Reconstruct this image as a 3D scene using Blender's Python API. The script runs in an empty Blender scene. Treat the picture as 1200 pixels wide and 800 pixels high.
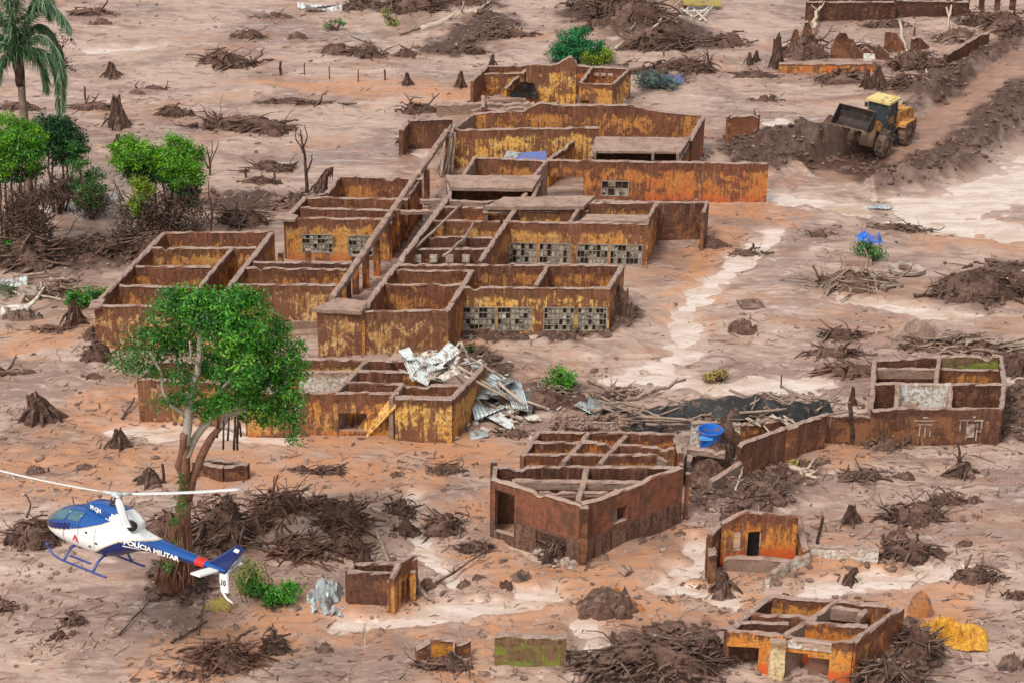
import bpy, math, random
import numpy as np
from mathutils import Vector, Matrix, Euler

sc = bpy.context.scene
C = sc.collection
R = math.radians

# ------------------------------------------------------------------ camera
FPX, CAMZ, PITCH, ROLL = 2552.0, 48.3, 25.2, 1.0
cam_d = bpy.data.cameras.new('camera'); cam = bpy.data.objects.new('camera', cam_d); C.objects.link(cam)
cam_d.sensor_width = 36.0; cam_d.sensor_fit = 'HORIZONTAL'; cam_d.lens = FPX / 1200 * 36
cam_d.clip_start = 1.0; cam_d.clip_end = 12000
CR = Matrix.Rotation(R(90 - PITCH), 3, 'X') @ Matrix.Rotation(R(ROLL), 3, 'Z')
cam.matrix_world = Matrix.Translation((0, 0, CAMZ)) @ CR.to_4x4()
sc.camera = cam

# ------------------------------------------------------------------ sky and sun (overcast)
SUN_EL, SUN_AZ = 56, 215          # azimuth clockwise from +Y: light comes from behind the camera's left shoulder
w = bpy.data.worlds.new('World'); sc.world = w; w.use_nodes = True
wn = w.node_tree; wn.nodes.clear()
sky = wn.nodes.new('ShaderNodeTexSky'); sky.sky_type = 'NISHITA'; sky.sun_disc = False
sky.sun_elevation = R(SUN_EL); sky.sun_rotation = R(SUN_AZ); sky.air_density = 1.0; sky.dust_density = 3.0
hs = wn.nodes.new('ShaderNodeHueSaturation'); hs.inputs['Saturation'].default_value = 0.18
bg = wn.nodes.new('ShaderNodeBackground'); bg.inputs['Strength'].default_value = 0.12
ow = wn.nodes.new('ShaderNodeOutputWorld')
wn.links.new(sky.outputs[0], hs.inputs['Color']); wn.links.new(hs.outputs[0], bg.inputs['Color']); wn.links.new(bg.outputs[0], ow.inputs[0])
sd = bpy.data.lights.new('sun', 'SUN'); sd.energy = 1.5; sd.angle = R(12); sd.color = (1.0, .95, .88)
sun = bpy.data.objects.new('sun', sd); C.objects.link(sun)
az = R(SUN_AZ); el = R(SUN_EL)
sdir = Vector((math.sin(az) * math.cos(el), math.cos(az) * math.cos(el), math.sin(el)))
sun.rotation_euler = sdir.to_track_quat('Z', 'Y').to_euler(); sun.location = (0, 0, 80)
sc.view_settings.view_transform = 'Standard'; sc.view_settings.look = 'None'
sc.view_settings.exposure = 0.62; sc.view_settings.gamma = 1.0

# ------------------------------------------------------------------ picture <-> place
CM = np.array(CR); CP = np.array([0, 0, CAMZ])
def ray(px, py):
    return CM @ np.array([(px - 600) / FPX, -(py - 400) / FPX, -1.0])
def P(px, py, z=0.0):
    d = ray(px, py); return Vector(CP + d * ((z - CAMZ) / d[2]))
def PY(px, py, Y):
    d = ray(px, py); return Vector(CP + d * (Y / d[1]))
def proj(p):
    q = CM.T @ (np.array(p) - CP); return 600 + FPX * q[0] / -q[2], 400 - FPX * q[1] / -q[2]
def scale_at(p):
    q = CM.T @ (np.array(p) - CP); return FPX / -q[2]

# ------------------------------------------------------------------ noise and terrain height
def _h(xi, yi, s):
    h = (xi * 374761393 + yi * 668265263 + s * 1442695041) & 0xffffffff
    h = ((h ^ (h >> 13)) * 1274126177) & 0xffffffff
    return (h ^ (h >> 16)) / 4294967295.0
def vn(x, y, s=0):
    xf = np.floor(x); yf = np.floor(y); xi = xf.astype(np.int64); yi = yf.astype(np.int64)
    u = x - xf; v = y - yf; u = u * u * u * (u * (u * 6 - 15) + 10); v = v * v * v * (v * (v * 6 - 15) + 10)
    a = _h(xi, yi, s); b = _h(xi + 1, yi, s); c = _h(xi, yi + 1, s); d = _h(xi + 1, yi + 1, s)
    return (a + (b - a) * u) * (1 - v) + (c + (d - c) * u) * v
def fbm(x, y, s=0, o=4):
    t = 0; a = .5; n = 0
    for k in range(o):
        ca, sa = math.cos(k * .9), math.sin(k * .9)
        t = t + a * vn((x * ca - y * sa) * 2 ** k, (x * sa + y * ca) * 2 ** k, s + k * 17); n += a; a *= .5
    return t / n

def to_ground(pts):
    return np.array([[P(x, y).x, P(x, y).y] for x, y in pts])
def seg_dist(x, y, pts):
    d = np.full(x.shape, 1e9)
    if len(pts) == 1:
        return np.hypot(x - pts[0][0], y - pts[0][1])
    for a, b in zip(pts[:-1], pts[1:]):
        ab = b - a; L = max(ab @ ab, 1e-9)
        t = np.clip(((x - a[0]) * ab[0] + (y - a[1]) * ab[1]) / L, 0, 1)
        d = np.minimum(d, np.hypot(x - a[0] - t * ab[0], y - a[1] - t * ab[1]))
    return d
def sstep(a, b, t):
    t = np.clip((t - a) / (b - a), 0, 1); return t * t * (3 - 2 * t)

WET = [([(905, 272), (880, 296), (848, 322), (818, 348), (800, 385), (798, 415), (770, 438)], .75), ([(760, 442), (850, 456), (960, 449)], .8),
       ([(1085, 250), (1140, 230), (1200, 205)], 2.6), ([(1170, 270), (1110, 262), (1060, 236)], 1.5), ([(905, 232), (960, 240), (1010, 246)], .9), ([(1190, 190), (1215, 230)], 2.5),
       ([(505, 722), (565, 712), (640, 700)], .75), ([(478, 585), (490, 640), (535, 685)], .45), ([(770, 690), (835, 660), (820, 640)], .6), ([(800, 690), (850, 705)], .5),
       ([(960, 692), (1060, 680), (1110, 672)], .8), ([(1085, 668), (1130, 668)], .5), ([(60, 243), (110, 236), (130, 228)], .9), ([(70, 300), (110, 290), (125, 300)], .4),
       ([(150, 508), (260, 505), (330, 515)], .7), ([(700, 760), (680, 735)], .7), ([(905, 146), (918, 142)], .45), ([(480, 160), (500, 182)], .5), ([(740, 436), (720, 450)], .6),
       ([(1120, 455), (1195, 440)], .7), ([(985, 350), (1060, 362), (1130, 372)], .7), ([(400, 735), (470, 728)], .5), ([(115, 60), (180, 56)], .9), ([(610, 640), (640, 660)], .4)]
ORA = [([(20, 540), (150, 545), (330, 560), (470, 560)], 1.6), ([(560, 660), (640, 690), (760, 720)], 1.6), ([(300, 745), (230, 790)], 1.6), ([(820, 640), (960, 660)], 1.2), ([(640, 560), (560, 600)], .9), ([(1040, 130), (960, 150)], .6), ([(400, 395), (560, 400)], .8),([(120, 480), (250, 500), (420, 515), (560, 530)], 2.0), ([(650, 650), (700, 680), (760, 700), (600, 720)], 2.2), ([(900, 660), (1000, 670), (1080, 690)], 2.0),
       ([(60, 392), (20, 405), (110, 388)], 1.4), ([(410, 735), (470, 722), (500, 735)], 1.2), ([(760, 660), (820, 690)], 1.6), ([(230, 535), (330, 560), (400, 575)], 1.2),
       ([(820, 300), (850, 280), (800, 380)], 1.2), ([(820, 240), (900, 255)], 1.5), ([(0, 575), (60, 580), (150, 565)], 1.2), ([(1000, 520), (980, 530)], 1.5), ([(1130, 275), (1180, 280)], 2.5),
       ([(560, 770), (520, 800)], 1.0), ([(400, 105), (540, 112)], 2.0), ([(240, 770), (350, 720)], 1.6), ([(870, 720), (1120, 720)], 1.5), ([(320, 100), (400, 110)], .8)]
DARK = [([(885, 172), (930, 178), (985, 182)], 2.8), ([(1195, 320), (1130, 345)], 2.0), ([(900, 190), (960, 185), (1000, 190)], 2.6), ([(1010, 205), (1075, 200), (1130, 175), (1200, 120)], 1.6), ([(1065, 110), (1090, 120), (1110, 95), (1200, 50)], 1.9), ([(880, 170), (930, 160)], 1.6),
        ([(1045, 790), (1060, 760)], 1.6), ([(20, 300), (90, 300), (160, 290)], 2.5), ([(20, 250), (50, 230)], 1.6), ([(560, 420), (600, 480)], 1.0), ([(900, 560), (860, 580)], 2.2), ([(1185, 500), (1195, 440)], 1.5),
        ([(740, 25), (700, 20), (800, 50)], 3.2), ([(460, 12), (560, 5)], 2.2), ([(730, 778), (810, 770)], 2.0), ([(300, 240), (230, 240)], 1.4), ([(770, 90), (790, 95)], 1.2), ([(580, 30), (520, 60)], 2.0), ([(700, 480), (640, 460)], 1.2),
        ([(735, 372), (722, 390), (690, 392), (560, 392)], .7), ([(205, 690), (230, 660)], 1.4)]
ROAD = [(1230, 85), (1160, 120), (1095, 165), (1055, 188), (1010, 195), (985, 200)]
LOOP = [(930, 125), (985, 112), (1010, 118)]
MOUND = [(900, 172, 1.8, 1.4, 1.0), (940, 180, 2.6, 1.9, 1.6), (980, 176, 2.4, 2.0, 1.5), (915, 198, 2.6, 1.4, .6), (960, 200, 3.0, 1.4, .6), (1085, 118, 2.4, 2.4, 1.1), (1125, 95, 3.0, 2.2, 1.0), (1075, 208, 3.5, 1.0, .5), (1150, 170, 5.0, 1.6, .8),
         (1010, 95, 1.6, 1.2, .6), (725, 382, .9, 2.2, .55), (855, 590, 2.2, 1.6, .6), (885, 575, 2.4, 1.6, .5), (1065, 640, 1.2, .7, .5), (1010, 560, 2.4, 2.0, .3), (1045, 765, 1.8, 2.0, .5), (760, 790, 4.0, 1.6, .8),
         (350, 625, 3.6, 2.2, .45), (205, 688, 1.5, 1.2, .5), (1050, 290, 3.0, 1.5, -.05), (1070, 388, 1.5, .7, .45), (740, 40, 6.0, 6.0, .6), (790, 75, 4.0, 2.5, .5), (500, 15, 5.0, 3.0, .7), (30, 300, 4.0, 2.5, .4),
         (250, 230, 4.0, 2.0, .3), (560, 30, 6, 3, .4), (700, 470, 4, 1, .25), (1190, 30, 6, 5, .8), (590, 425, 1.6, 1.2, .3), (100, 425, 1.6, 3.4, .35), (760, 590, 1.0, .8, .25), (720, 640, 1.4, .7, .3)]
WETg = [(to_ground(p), r) for p, r in WET]; ORAg = [(to_ground(p), r) for p, r in ORA]; DARKg = [(to_ground(p), r) for p, r in DARK]
ROADg = to_ground(ROAD); LOOPg = to_ground(LOOP); MOUNDg = [(P(a, b).x, P(a, b).y, c, d, e) for a, b, c, d, e in MOUND]

def masks(x, y):
    wob = (fbm(x / 1.1, y / .8, 3, 4) - .5)
    wet = np.zeros_like(x)
    for p, r in WETg: wet = np.maximum(wet, 1 - sstep(r * .35, r * 1.7, seg_dist(x, y, p) + wob * (r * 1.3 + .7)))
    ora = np.zeros_like(x)
    for p, r in ORAg: ora = np.maximum(ora, 1 - sstep(r * .3, r * 1.7, seg_dist(x, y, p) + wob * r * 2.4))
    dark = np.zeros_like(x)
    for p, r in DARKg: dark = np.maximum(dark, 1 - sstep(r * .6, r * 1.3, seg_dist(x, y, p) + wob * 2.2))
    rd = seg_dist(x, y, ROADg); dark = np.maximum(dark, np.exp(-((rd - 3.5) / 1.4) ** 2) * (x > P(1012, 190).x) * (.75 + wob)); road = 1 - sstep(2.0, 2.7, rd + wob * 1.0)
    wet = wet * (1 - np.exp(-((rd - 3.4) / 1.8) ** 2) * (x > P(1012, 190).x)); return wet, ora, dark, road, rd
def terrain(x, y, full=False):
    x = np.asarray(x, float); y = np.asarray(y, float)
    wet, ora, dark, road, rd = masks(x, y)
    far = sstep(230, 900, np.hypot(x, y - 110))
    b = .45 * fbm(x / 16, y / 12, 1, 3) + .30 * fbm(x / 3.2, y / 2.2, 5, 4) - .30
    b = np.where(b < .03, .03 + (b - .03) * .25, b)
    lumps = fbm(x / .55, y / .45, 9, 4) - .5
    rough = .035 + .16 * sstep(.5, .75, fbm(x / 5, y / 3.5, 21, 3)) + .5 * dark * (1 - road)
    lump2 = fbm(x / .95, y / .7, 13, 2) - .5; h = b + lumps * rough + dark * (1 - road) * .5 * np.maximum(lump2, 0)
    rid = 1 - np.abs(2 * fbm(x / 2.4 + y * .1, y / .9, 33, 3) - 1)
    h = h + .07 * sstep(.72, .98, rid) * sstep(.42, .6, fbm(x / 9, y / 7, 44, 2))
    for mx, my, rx, ry, mh in MOUNDg:
        q = ((x - mx) / rx) ** 2 + ((y - my) / ry) ** 2
        h = h + mh * np.exp(-q * 1.3) * (.8 + .8 * (fbm(x / .8, y / .8, 61, 3) - .5))
    rise = sstep(4.5, 18, x - P(1010, 195).x) * 1.6
    h = np.where(road > 0, h * (1 - road) + road * (.15 + rise + .04 * lumps), h)
    berm = np.exp(-((rd - 3.2) / .8) ** 2) * (.45 + .5 * lumps + rise * .8)
    h = h + berm * (x > P(1000, 190).x)
    h = h * (1 - .93 * wet) + wet * (-.13 + .10 * lumps + .10 * (fbm(x / 1.5, y / .5, 71, 5) - .5) * 2)
    h = h + far * 60 * (fbm(x / 500, y / 500, 91, 3) - .42)
    return (h, wet, ora, dark, road) if full else h
def gz(x, y): return float(terrain(np.array([x]), np.array([y]))[0])
def G(px, py):
    z = 0.0
    for _ in range(3):
        p = P(px, py, z); z = gz(p.x, p.y)
    p = P(px, py, z); p.z = z; return p

# ------------------------------------------------------------------ materials
def mat_new(name):
    m = bpy.data.materials.new(name); m.use_nodes = True; m.node_tree.nodes.clear(); return m
class T:
    def __init__(s, m): s.t = m.node_tree
    def n(s, typ, ins=None, **kw):
        nd = s.t.nodes.new('ShaderNode' + typ)
        for k, v in kw.items(): setattr(nd, k, v)
        for k, v in (ins or {}).items():
            if isinstance(v, bpy.types.NodeSocket): s.t.links.new(v, nd.inputs[k])
            else:
                nd.inputs[k].default_value = v
        return nd
    def noise(s, vec, scale, detail=5, rough=.6, dist=0):
        return s.n('TexNoise', {'Vector': vec, 'Scale': scale, 'Detail': detail, 'Roughness': rough, 'Distortion': dist}).outputs[0]
    def mr(s, v, a, b, c=0., d=1.):
        return s.n('MapRange', {0: v, 1: a, 2: b, 3: c, 4: d}, interpolation_type='SMOOTHSTEP').outputs[0]
    def mix(s, f, a, b, blend='MIX'):
        nd = s.n('Mix', None, data_type='RGBA', blend_type=blend)
        for i, v in ((0, f), (6, a), (7, b)):
            if isinstance(v, bpy.types.NodeSocket): s.t.links.new(v, nd.inputs[i])
            elif i == 0: nd.inputs[0].default_value = v
            else: nd.inputs[i].default_value = (*v, 1) if len(v) == 3 else v
        return nd.outputs[2]
    def m(s, op, a, b=0.5, c=0.5):
        return s.n('Math', {0: a, 1: b, 2: c}, operation=op).outputs[0]
    def vmul(s, v, k): return s.n('VectorMath', {0: v, 1: k}, operation='MULTIPLY').outputs[0]
    def vadd(s, v, k): return s.n('VectorMath', {0: v, 1: k}, operation='ADD').outputs[0]
    def attr(s, name): return s.n('Attribute', None, attribute_name=name).outputs['Fac']
    def pos(s): return s.n('NewGeometry').outputs['Position']
    def obj(s): return s.n('TexCoord').outputs['Object']
    def nz(s): return s.n('SeparateXYZ', {0: s.n('NewGeometry').outputs['True Normal']}).outputs[2]
    def bump(s, h, st, d): return s.n('Bump', {'Height': h, 'Strength': st, 'Distance': d}).outputs[0]
    def out(s, col, rough=.6, bump=None, spec=.5, metal=0., **k):
        ins = {'Base Color': col if isinstance(col, bpy.types.NodeSocket) else (*col, 1), 'Roughness': rough, 'Specular IOR Level': spec, 'Metallic': metal}
        ins.update(k)
        if bump is not None: ins['Normal'] = bump
        b = s.n('BsdfPrincipled', ins); o = s.n('OutputMaterial'); s.t.links.new(b.outputs[0], o.inputs[0]); return b

MUD_A, MUD_B, MUD_C, MUD_D = (.262, .168, .130), (.43, .300, .236), (.105, .058, .038), (.47, .185, .065)
def make_ground():
    m = mat_new('wet_mud_ground'); t = T(m); p = t.pos()
    big = t.noise(t.vmul(p, (.09, .15, .1)), 1, 7, .62, 1.2)
    st = t.noise(t.vmul(p, (.30, 1.1, 1)), 1, 10, .68, 1.8)
    md = t.noise(t.vmul(p, (.8, 1.3, 1)), .8, 10, .7, 1.0)
    fine = t.noise(p, 2.2, 10, .72)
    c = t.mix(t.mr(t.m('ADD', big, t.m('MULTIPLY', t.m('SUBTRACT', md, .5), .5)), .42, .58), MUD_A, MUD_B)
    c = t.mix(t.m('MULTIPLY', t.mr(st, .53, .64), .62), c, (.185, .112, .086))
    c = t.mix(t.m('MULTIPLY', t.mr(st, .46, .36), .55), c, (.60, .465, .385))
    c = t.mix(t.m('MULTIPLY', t.mr(md, .56, .68), .50), c, (.15, .075, .052))
    red = t.mr(t.noise(t.vmul(p, (.14, .25, .1)), 1, 5, .6, 1.), .52, .66)
    c = t.mix(t.m('MULTIPLY', red, .50), c, (.37, .185, .108))
    ora = t.attr('ora')
    c = t.mix(t.m('MULTIPLY', ora, t.mr(t.m('ADD', st, t.m('MULTIPLY', t.m('SUBTRACT', md, .5), .6)), .66, .40, .30, .85)), c, (.47, .215, .10))
    c = t.mix(t.m('MULTIPLY', t.attr('road'), .85), c, t.mix(t.mr(md, .4, .6), (.34, .19, .125), (.22, .115, .075)))
    dk = t.m('MULTIPLY', t.attr('dark'), t.mr(fine, .32, .70, 1, .86))
    c = t.mix(dk, c, t.mix(fine, (.030, .015, .011), (.105, .054, .037)))
    film = t.mr(t.m('ADD', t.m('MULTIPLY', st, .5), t.m('MULTIPLY', big, .5)), .50, .41); film = t.m('MULTIPLY', film, t.m('SUBTRACT', 1., dk))
    wet = t.attr('wet'); film = t.m('MAXIMUM', film, wet)
    c = t.mix(t.m('MULTIPLY', wet, .55), c, (.56, .43, .345))
    ro = t.mr(film, 0, 1, .55, .16)
    h = t.m('ADD', t.noise(t.vmul(p, (1.0, 1.6, 1)), 2.6, 12, .74), t.m('MULTIPLY', md, .8))
    b = t.n('Bump', {'Height': h, 'Strength': t.mr(film, 0, 1, .50, .12), 'Distance': .13}).outputs[0]
    t.out(c, ro, b, t.mr(film, 0, 1, .35, .9)); return m
def make_water():
    m = mat_new('silty_water'); t = T(m); p = t.pos()
    n = t.noise(t.vmul(p, (.3, 1.0, 1)), 1.2, 5, .6, .6)
    n2 = t.noise(t.vmul(p, (.9, 2.4, 1)), 1.3, 9, .7, 1.2); c = t.mix(t.mr(n, .35, .65), (.68, .56, .48), (.52, .37, .275)); c = t.mix(t.m('MULTIPLY', t.mr(n2, .52, .64), .7), c, (.38, .245, .17))
    t.out(c, .05, t.bump(t.noise(t.vmul(p, (1, 2.2, 1)), 2.5, 4, .5), .05, .05), 1.0, IOR=1.6); return m
def make_plaster(name, pa, pb, mudness=.5, low=None, lowh=.3, brown=(.110, .042, .024), seed=0., streak=1.0):
    """painted render: vertical wash streaks, blotches of dried mud, chipped cream spots, a mud band under the top, optional red band low down"""
    m = mat_new(name); t = T(m); p = t.vadd(t.pos(), (seed * 7.3, seed * 3.1, seed))
    rel = t.attr('rel')
    blot = t.noise(p, 1.15, 10, .72, .9); sk = t.noise(t.vmul(p, (6, 6, .6)), 1, 7, .65, .35); fine = t.noise(p, 6, 8, .72); big = t.noise(p, .45, 3, .5)
    paint = t.mix(t.mr(t.noise(p, .9, 6, .65), .38, .62), pa, pb)
    paint = t.mix(t.m('MULTIPLY', t.mr(fine, .46, .60), .75), paint, (.27, .115, .045))
    paint = t.mix(t.m('MULTIPLY', t.mr(t.noise(p, 2.6, 8, .7, .4), .60, .66), .8), paint, tuple(min(.74, c * .4 + k) for c, k in zip(pb, (.34, .26, .16))))
    if low: paint = t.mix(t.mr(t.m('ADD', rel, t.m('MULTIPLY', t.m('SUBTRACT', blot, .5), .5)), lowh + .1, lowh - .06), paint, low)
    br = t.mix(t.mr(t.m('ADD', t.m('MULTIPLY', fine, .4), t.m('ADD', t.m('MULTIPLY', sk, .4), t.m('MULTIPLY', big, .2))), .42, .58), tuple(c * .62 for c in brown), tuple(c * 1.9 for c in brown))
    v = t.m('ADD', t.m('MULTIPLY', blot, .55), t.m('MULTIPLY', sk, .45 * streak)); v = t.m('ADD', v, t.m('MULTIPLY', t.m('SUBTRACT', big, .5), .35))
    v = t.m('ADD', v, t.mr(rel, .70, .95, 0, .13)); v = t.m('ADD', v, t.mr(rel, .16, .02, 0, .10))
    k = .68 - mudness * .40
    msk = t.mr(v, k - .04, k + .04, 0, .95)
    c = t.mix(msk, paint, br)
    c = t.mix(t.m('MULTIPLY', t.mr(sk, .60, .70), .40), c, (.46, .31, .20))
    c = t.mix(t.m('MULTIPLY', t.mr(sk, .40, .32), .45), c, (.07, .035, .022))
    top = t.m('MULTIPLY', t.mr(t.nz(), .45, .8), t.mr(fine, .3, .55, .45, 1))
    c = t.mix(top, c, t.mix(fine, (.23, .15, .118), (.44, .32, .26)))
    b = t.bump(t.m('ADD', t.noise(p, 9, 8, .7), t.m('MULTIPLY', blot, .9)), .7, .07)
    t.out(c, t.mr(sk, .3, .7, .5, .85), b, .3); return m
def make_brick(name):
    m = mat_new(name); t = T(m); p = t.pos(); rel = t.attr('rel'); s = t.attr('su')
    z = t.n('SeparateXYZ', {0: p}).outputs[2]
    bk = t.n('TexBrick', {'Vector': t.n('CombineXYZ', {0: s, 1: z, 2: 0.}).outputs[0], 'Color1': (.30, .095, .045, 1), 'Color2': (.20, .062, .034, 1), 'Mortar': (.16, .085, .055, 1), 'Scale': 1., 'Mortar Size': .014, 'Brick Width': .24, 'Row Height': .11})
    blot = t.noise(p, 1.1, 8, .68, .8); fine = t.noise(p, 7, 6, .7); sk = t.noise(t.vmul(p, (5, 5, .5)), 1, 6, .6, .3)
    c = t.mix(t.mr(t.m('ADD', blot, t.m('MULTIPLY', t.m('SUBTRACT', sk, .5), .7)), .46, .60, 0, .85), bk.outputs[0], (.10, .050, .031))
    low = t.mr(t.m('ADD', rel, t.m('MULTIPLY', t.m('SUBTRACT', blot, .5), .12)), .44, .40)
    c = t.mix(t.m('MULTIPLY', low, .9), c, t.mix(t.mr(t.m('ADD', t.m('MULTIPLY', fine, .5), t.m('MULTIPLY', sk, .5)), .40, .60), (.055, .028, .019), (.20, .115, .08)))
    c = t.mix(t.mr(t.nz(), .35, .7), c, (.36, .25, .195))
    t.out(c, .75, t.bump(t.m('ADD', bk.outputs[1], fine), .4, .03), .3); return m
def make_wood(name, a, b, top=(.26, .165, .125), topk=.75, ro=.7):
    m = mat_new(name); t = T(m); p = t.pos(); f = t.noise(p, 6, 6, .7); g = t.noise(p, 1.5, 4, .6)
    c = t.mix(t.mr(t.m('ADD', f, t.m('MULTIPLY', g, .5)), .5, 1.0), a, b)
    k = t.m('MULTIPLY', t.mr(t.nz(), .35, .8), t.m('MULTIPLY', t.mr(g, .35, .6), topk))
    c = t.mix(k, c, top)
    t.out(c, ro, t.bump(t.noise(p, 14, 6, .7), .6, .05), .35); return m
def make_leaf(name, dark, mid, light, trans=.3):
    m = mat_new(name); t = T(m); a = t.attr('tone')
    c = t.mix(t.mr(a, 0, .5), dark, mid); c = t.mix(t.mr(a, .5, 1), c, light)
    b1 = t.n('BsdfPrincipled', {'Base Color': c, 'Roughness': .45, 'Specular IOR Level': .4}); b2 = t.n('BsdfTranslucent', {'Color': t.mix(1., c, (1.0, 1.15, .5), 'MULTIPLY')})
    mx = t.n('MixShader', {0: trans, 1: b1.outputs[0], 2: b2.outputs[0]}); o = t.n('OutputMaterial', {0: mx.outputs[0]}); return m
def make_plain(name, col, rough=.5, metal=0., dirt=.0, dirtc=(.2, .12, .085), spec=.5, ds=2.5, **k):
    m = mat_new(name); t = T(m)
    if dirt > 0:
        p = t.pos(); n = t.noise(p, ds, 7, .7, .5)
        c = t.mix(t.mr(n, .62 - dirt * .4, .74 - dirt * .4), col, dirtc); t.out(c, t.mr(n, .3, .7, rough, min(1, rough + .3)), t.bump(n, .2, .03), spec, metal, **k)
    else: t.out(col, rough, None, spec, metal, **k)
    return m

OC, YE, OR, RD = (.60, .26, .06), (.80, .50, .16), (.54, .17, .045), (.50, .125, .04)
M = dict(ground=make_ground(), water=make_water(),
    ochre=make_plaster('ochre_plaster', OC, (.60, .34, .11), .42, RD, .09, seed=0),
    ochre_dry=make_plaster('faded_ochre_plaster', (.47, .245, .075), (.74, .50, .22), .48, None, seed=2),
    yellow=make_plaster('yellow_plaster', (.76, .40, .085), YE, .46, None, seed=3),
    brown=make_plaster('mud_coated_plaster', (.52, .22, .06), OC, .50, None, seed=5),
    orange=make_plaster('orange_plaster', OR, (.56, .24, .06), .50, RD, .16, seed=6),
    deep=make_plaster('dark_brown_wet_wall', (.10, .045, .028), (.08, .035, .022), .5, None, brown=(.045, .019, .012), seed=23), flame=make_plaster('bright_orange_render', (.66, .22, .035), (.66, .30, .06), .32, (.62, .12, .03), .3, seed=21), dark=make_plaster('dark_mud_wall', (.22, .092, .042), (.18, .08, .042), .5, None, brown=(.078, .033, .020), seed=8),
    moss=make_plaster('mossy_wall', (.20, .26, .03), (.12, .20, .03), .42, None, brown=(.12, .066, .036), seed=9),
    white=make_plaster('white_plaster', (.72, .70, .64), (.62, .57, .48), .22, None, brown=(.25, .16, .11), seed=11),
    tile=make_plaster('white_tile_wall', (.78, .78, .72), (.72, .72, .66), .10, None, brown=(.25, .17, .12), seed=12),
    cream=make_plaster('cream_plaster', (.74, .62, .36), (.70, .54, .27), .18, None, brown=(.25, .14, .07), seed=13),
    brick=make_brick('bare_brick_wall'),
    slab=make_wood('mud_covered_concrete', (.20, .125, .09), (.33, .22, .165), (.36, .235, .18), .9),
    root=make_wood('muddy_root', (.028, .012, .008), (.125, .066, .045), (.25, .155, .115), .6), root_red=make_wood('red_brown_root', (.045, .018, .010), (.14, .064, .038), (.25, .14, .095), .55),
    log=make_wood('grey_driftwood', (.16, .105, .075), (.32, .225, .165), (.42, .31, .24), .6), pole=make_wood('pale_pole', (.40, .31, .22), (.55, .45, .34), (.5, .38, .29), .4),
    bark=make_wood('pale_bark', (.30, .25, .19), (.46, .41, .34), (.46, .42, .35), .3), bark_mud=make_wood('mud_stained_bark', (.12, .055, .032), (.24, .115, .066), (.26, .15, .1), .4),
    heap=make_wood('dark_mud_lump', (.07, .036, .025), (.175, .098, .070), (.30, .20, .155), .6), rubble=make_wood('dark_rubble_soil', (.04, .021, .015), (.13, .07, .047), (.19, .11, .078), .5), clod=make_wood('mud_clod', (.17, .105, .082), (.30, .20, .155), (.42, .30, .24), .9), earth=make_wood('brown_earth', (.055, .026, .017), (.14, .072, .048), (.23, .14, .105), .5),
    black=make_plain('black_sheeting', (.012, .011, .011), .55, 0, .22, (.12, .075, .055)),
    leaf=make_leaf('green_leaves', (.014, .07, .010), (.045, .22, .018), (.18, .45, .035)), leaf_lime=make_leaf('lime_green_leaves', (.03, .11, .008), (.10, .30, .012), (.23, .47, .025)),
    leaf_dark=make_leaf('dark_green_leaves', (.006, .03, .010), (.014, .075, .018), (.03, .13, .022)), leaf_blue=make_leaf('pale_green_fronds', (.04, .09, .04), (.11, .21, .11), (.28, .40, .23)),
    leaf_mid=make_leaf('mid_green_leaves', (.02, .07, .012), (.05, .18, .03), (.11, .28, .05)), leaf_yel=make_leaf('yellow_green_leaves', (.09, .15, .02), (.20, .30, .02), (.38, .46, .04)), leaf_em=make_leaf('emerald_leaves', (.006, .06, .025), (.012, .16, .05), (.06, .32, .10)),
    room_shade=make_plain('painted_room_shade', (.022, .014, .011), .7, 0, .3, (.07, .04, .028)), zinc=make_plain('galvanised_sheet', (.42, .47, .47), .38, .35, .30, (.22, .15, .11)), zinc_w=make_plain('pale_roof_sheet', (.55, .59, .57), .45, .05, .38, (.25, .18, .14)), zinc_d=make_plain('grey_roof_sheet', (.20, .24, .24), .45, .2, .35, (.16, .1, .075)),
    glass=make_plain('mud_splashed_glass', (.03, .027, .022), .15, 0, .60, (.38, .33, .26), .6, 3.0), steel=make_plain('dirty_steel_frame', (.30, .26, .20), .6, .1, .3, (.2, .13, .09)),
    bluetank=make_plain('blue_plastic', (.012, .14, .55), .35, 0, .30), bluesheet=make_plain('faded_blue_sheet', (.10, .16, .40), .5, 0, .3), tarp=make_plain('yellow_tarpaulin', (.62, .33, .02), .5, 0, .45, (.44, .19, .03), ds=5.),
    tilec=make_plain('clay_roof_tile', (.26, .12, .075), .8, 0, .62, (.33, .21, .16)), stone=make_plain('pale_rubble_stone', (.38, .31, .25), .8, 0, .4), plastic_w=make_plain('dirty_white_scrap', (.56, .52, .45), .5, 0, .36, (.3, .2, .14)),
    orock=make_plain('orange_clay_block', (.42, .16, .045), .8, 0, .4), straw=make_plain('dry_yellow_grass', (.32, .24, .06), .8, 0, .3), door=make_plain('brown_door_board', (.19, .085, .055), .6, 0, .3), rubber=make_plain('muddy_rubber', (.045, .033, .028), .75, 0, .55, (.17, .10, .07)))
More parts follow.
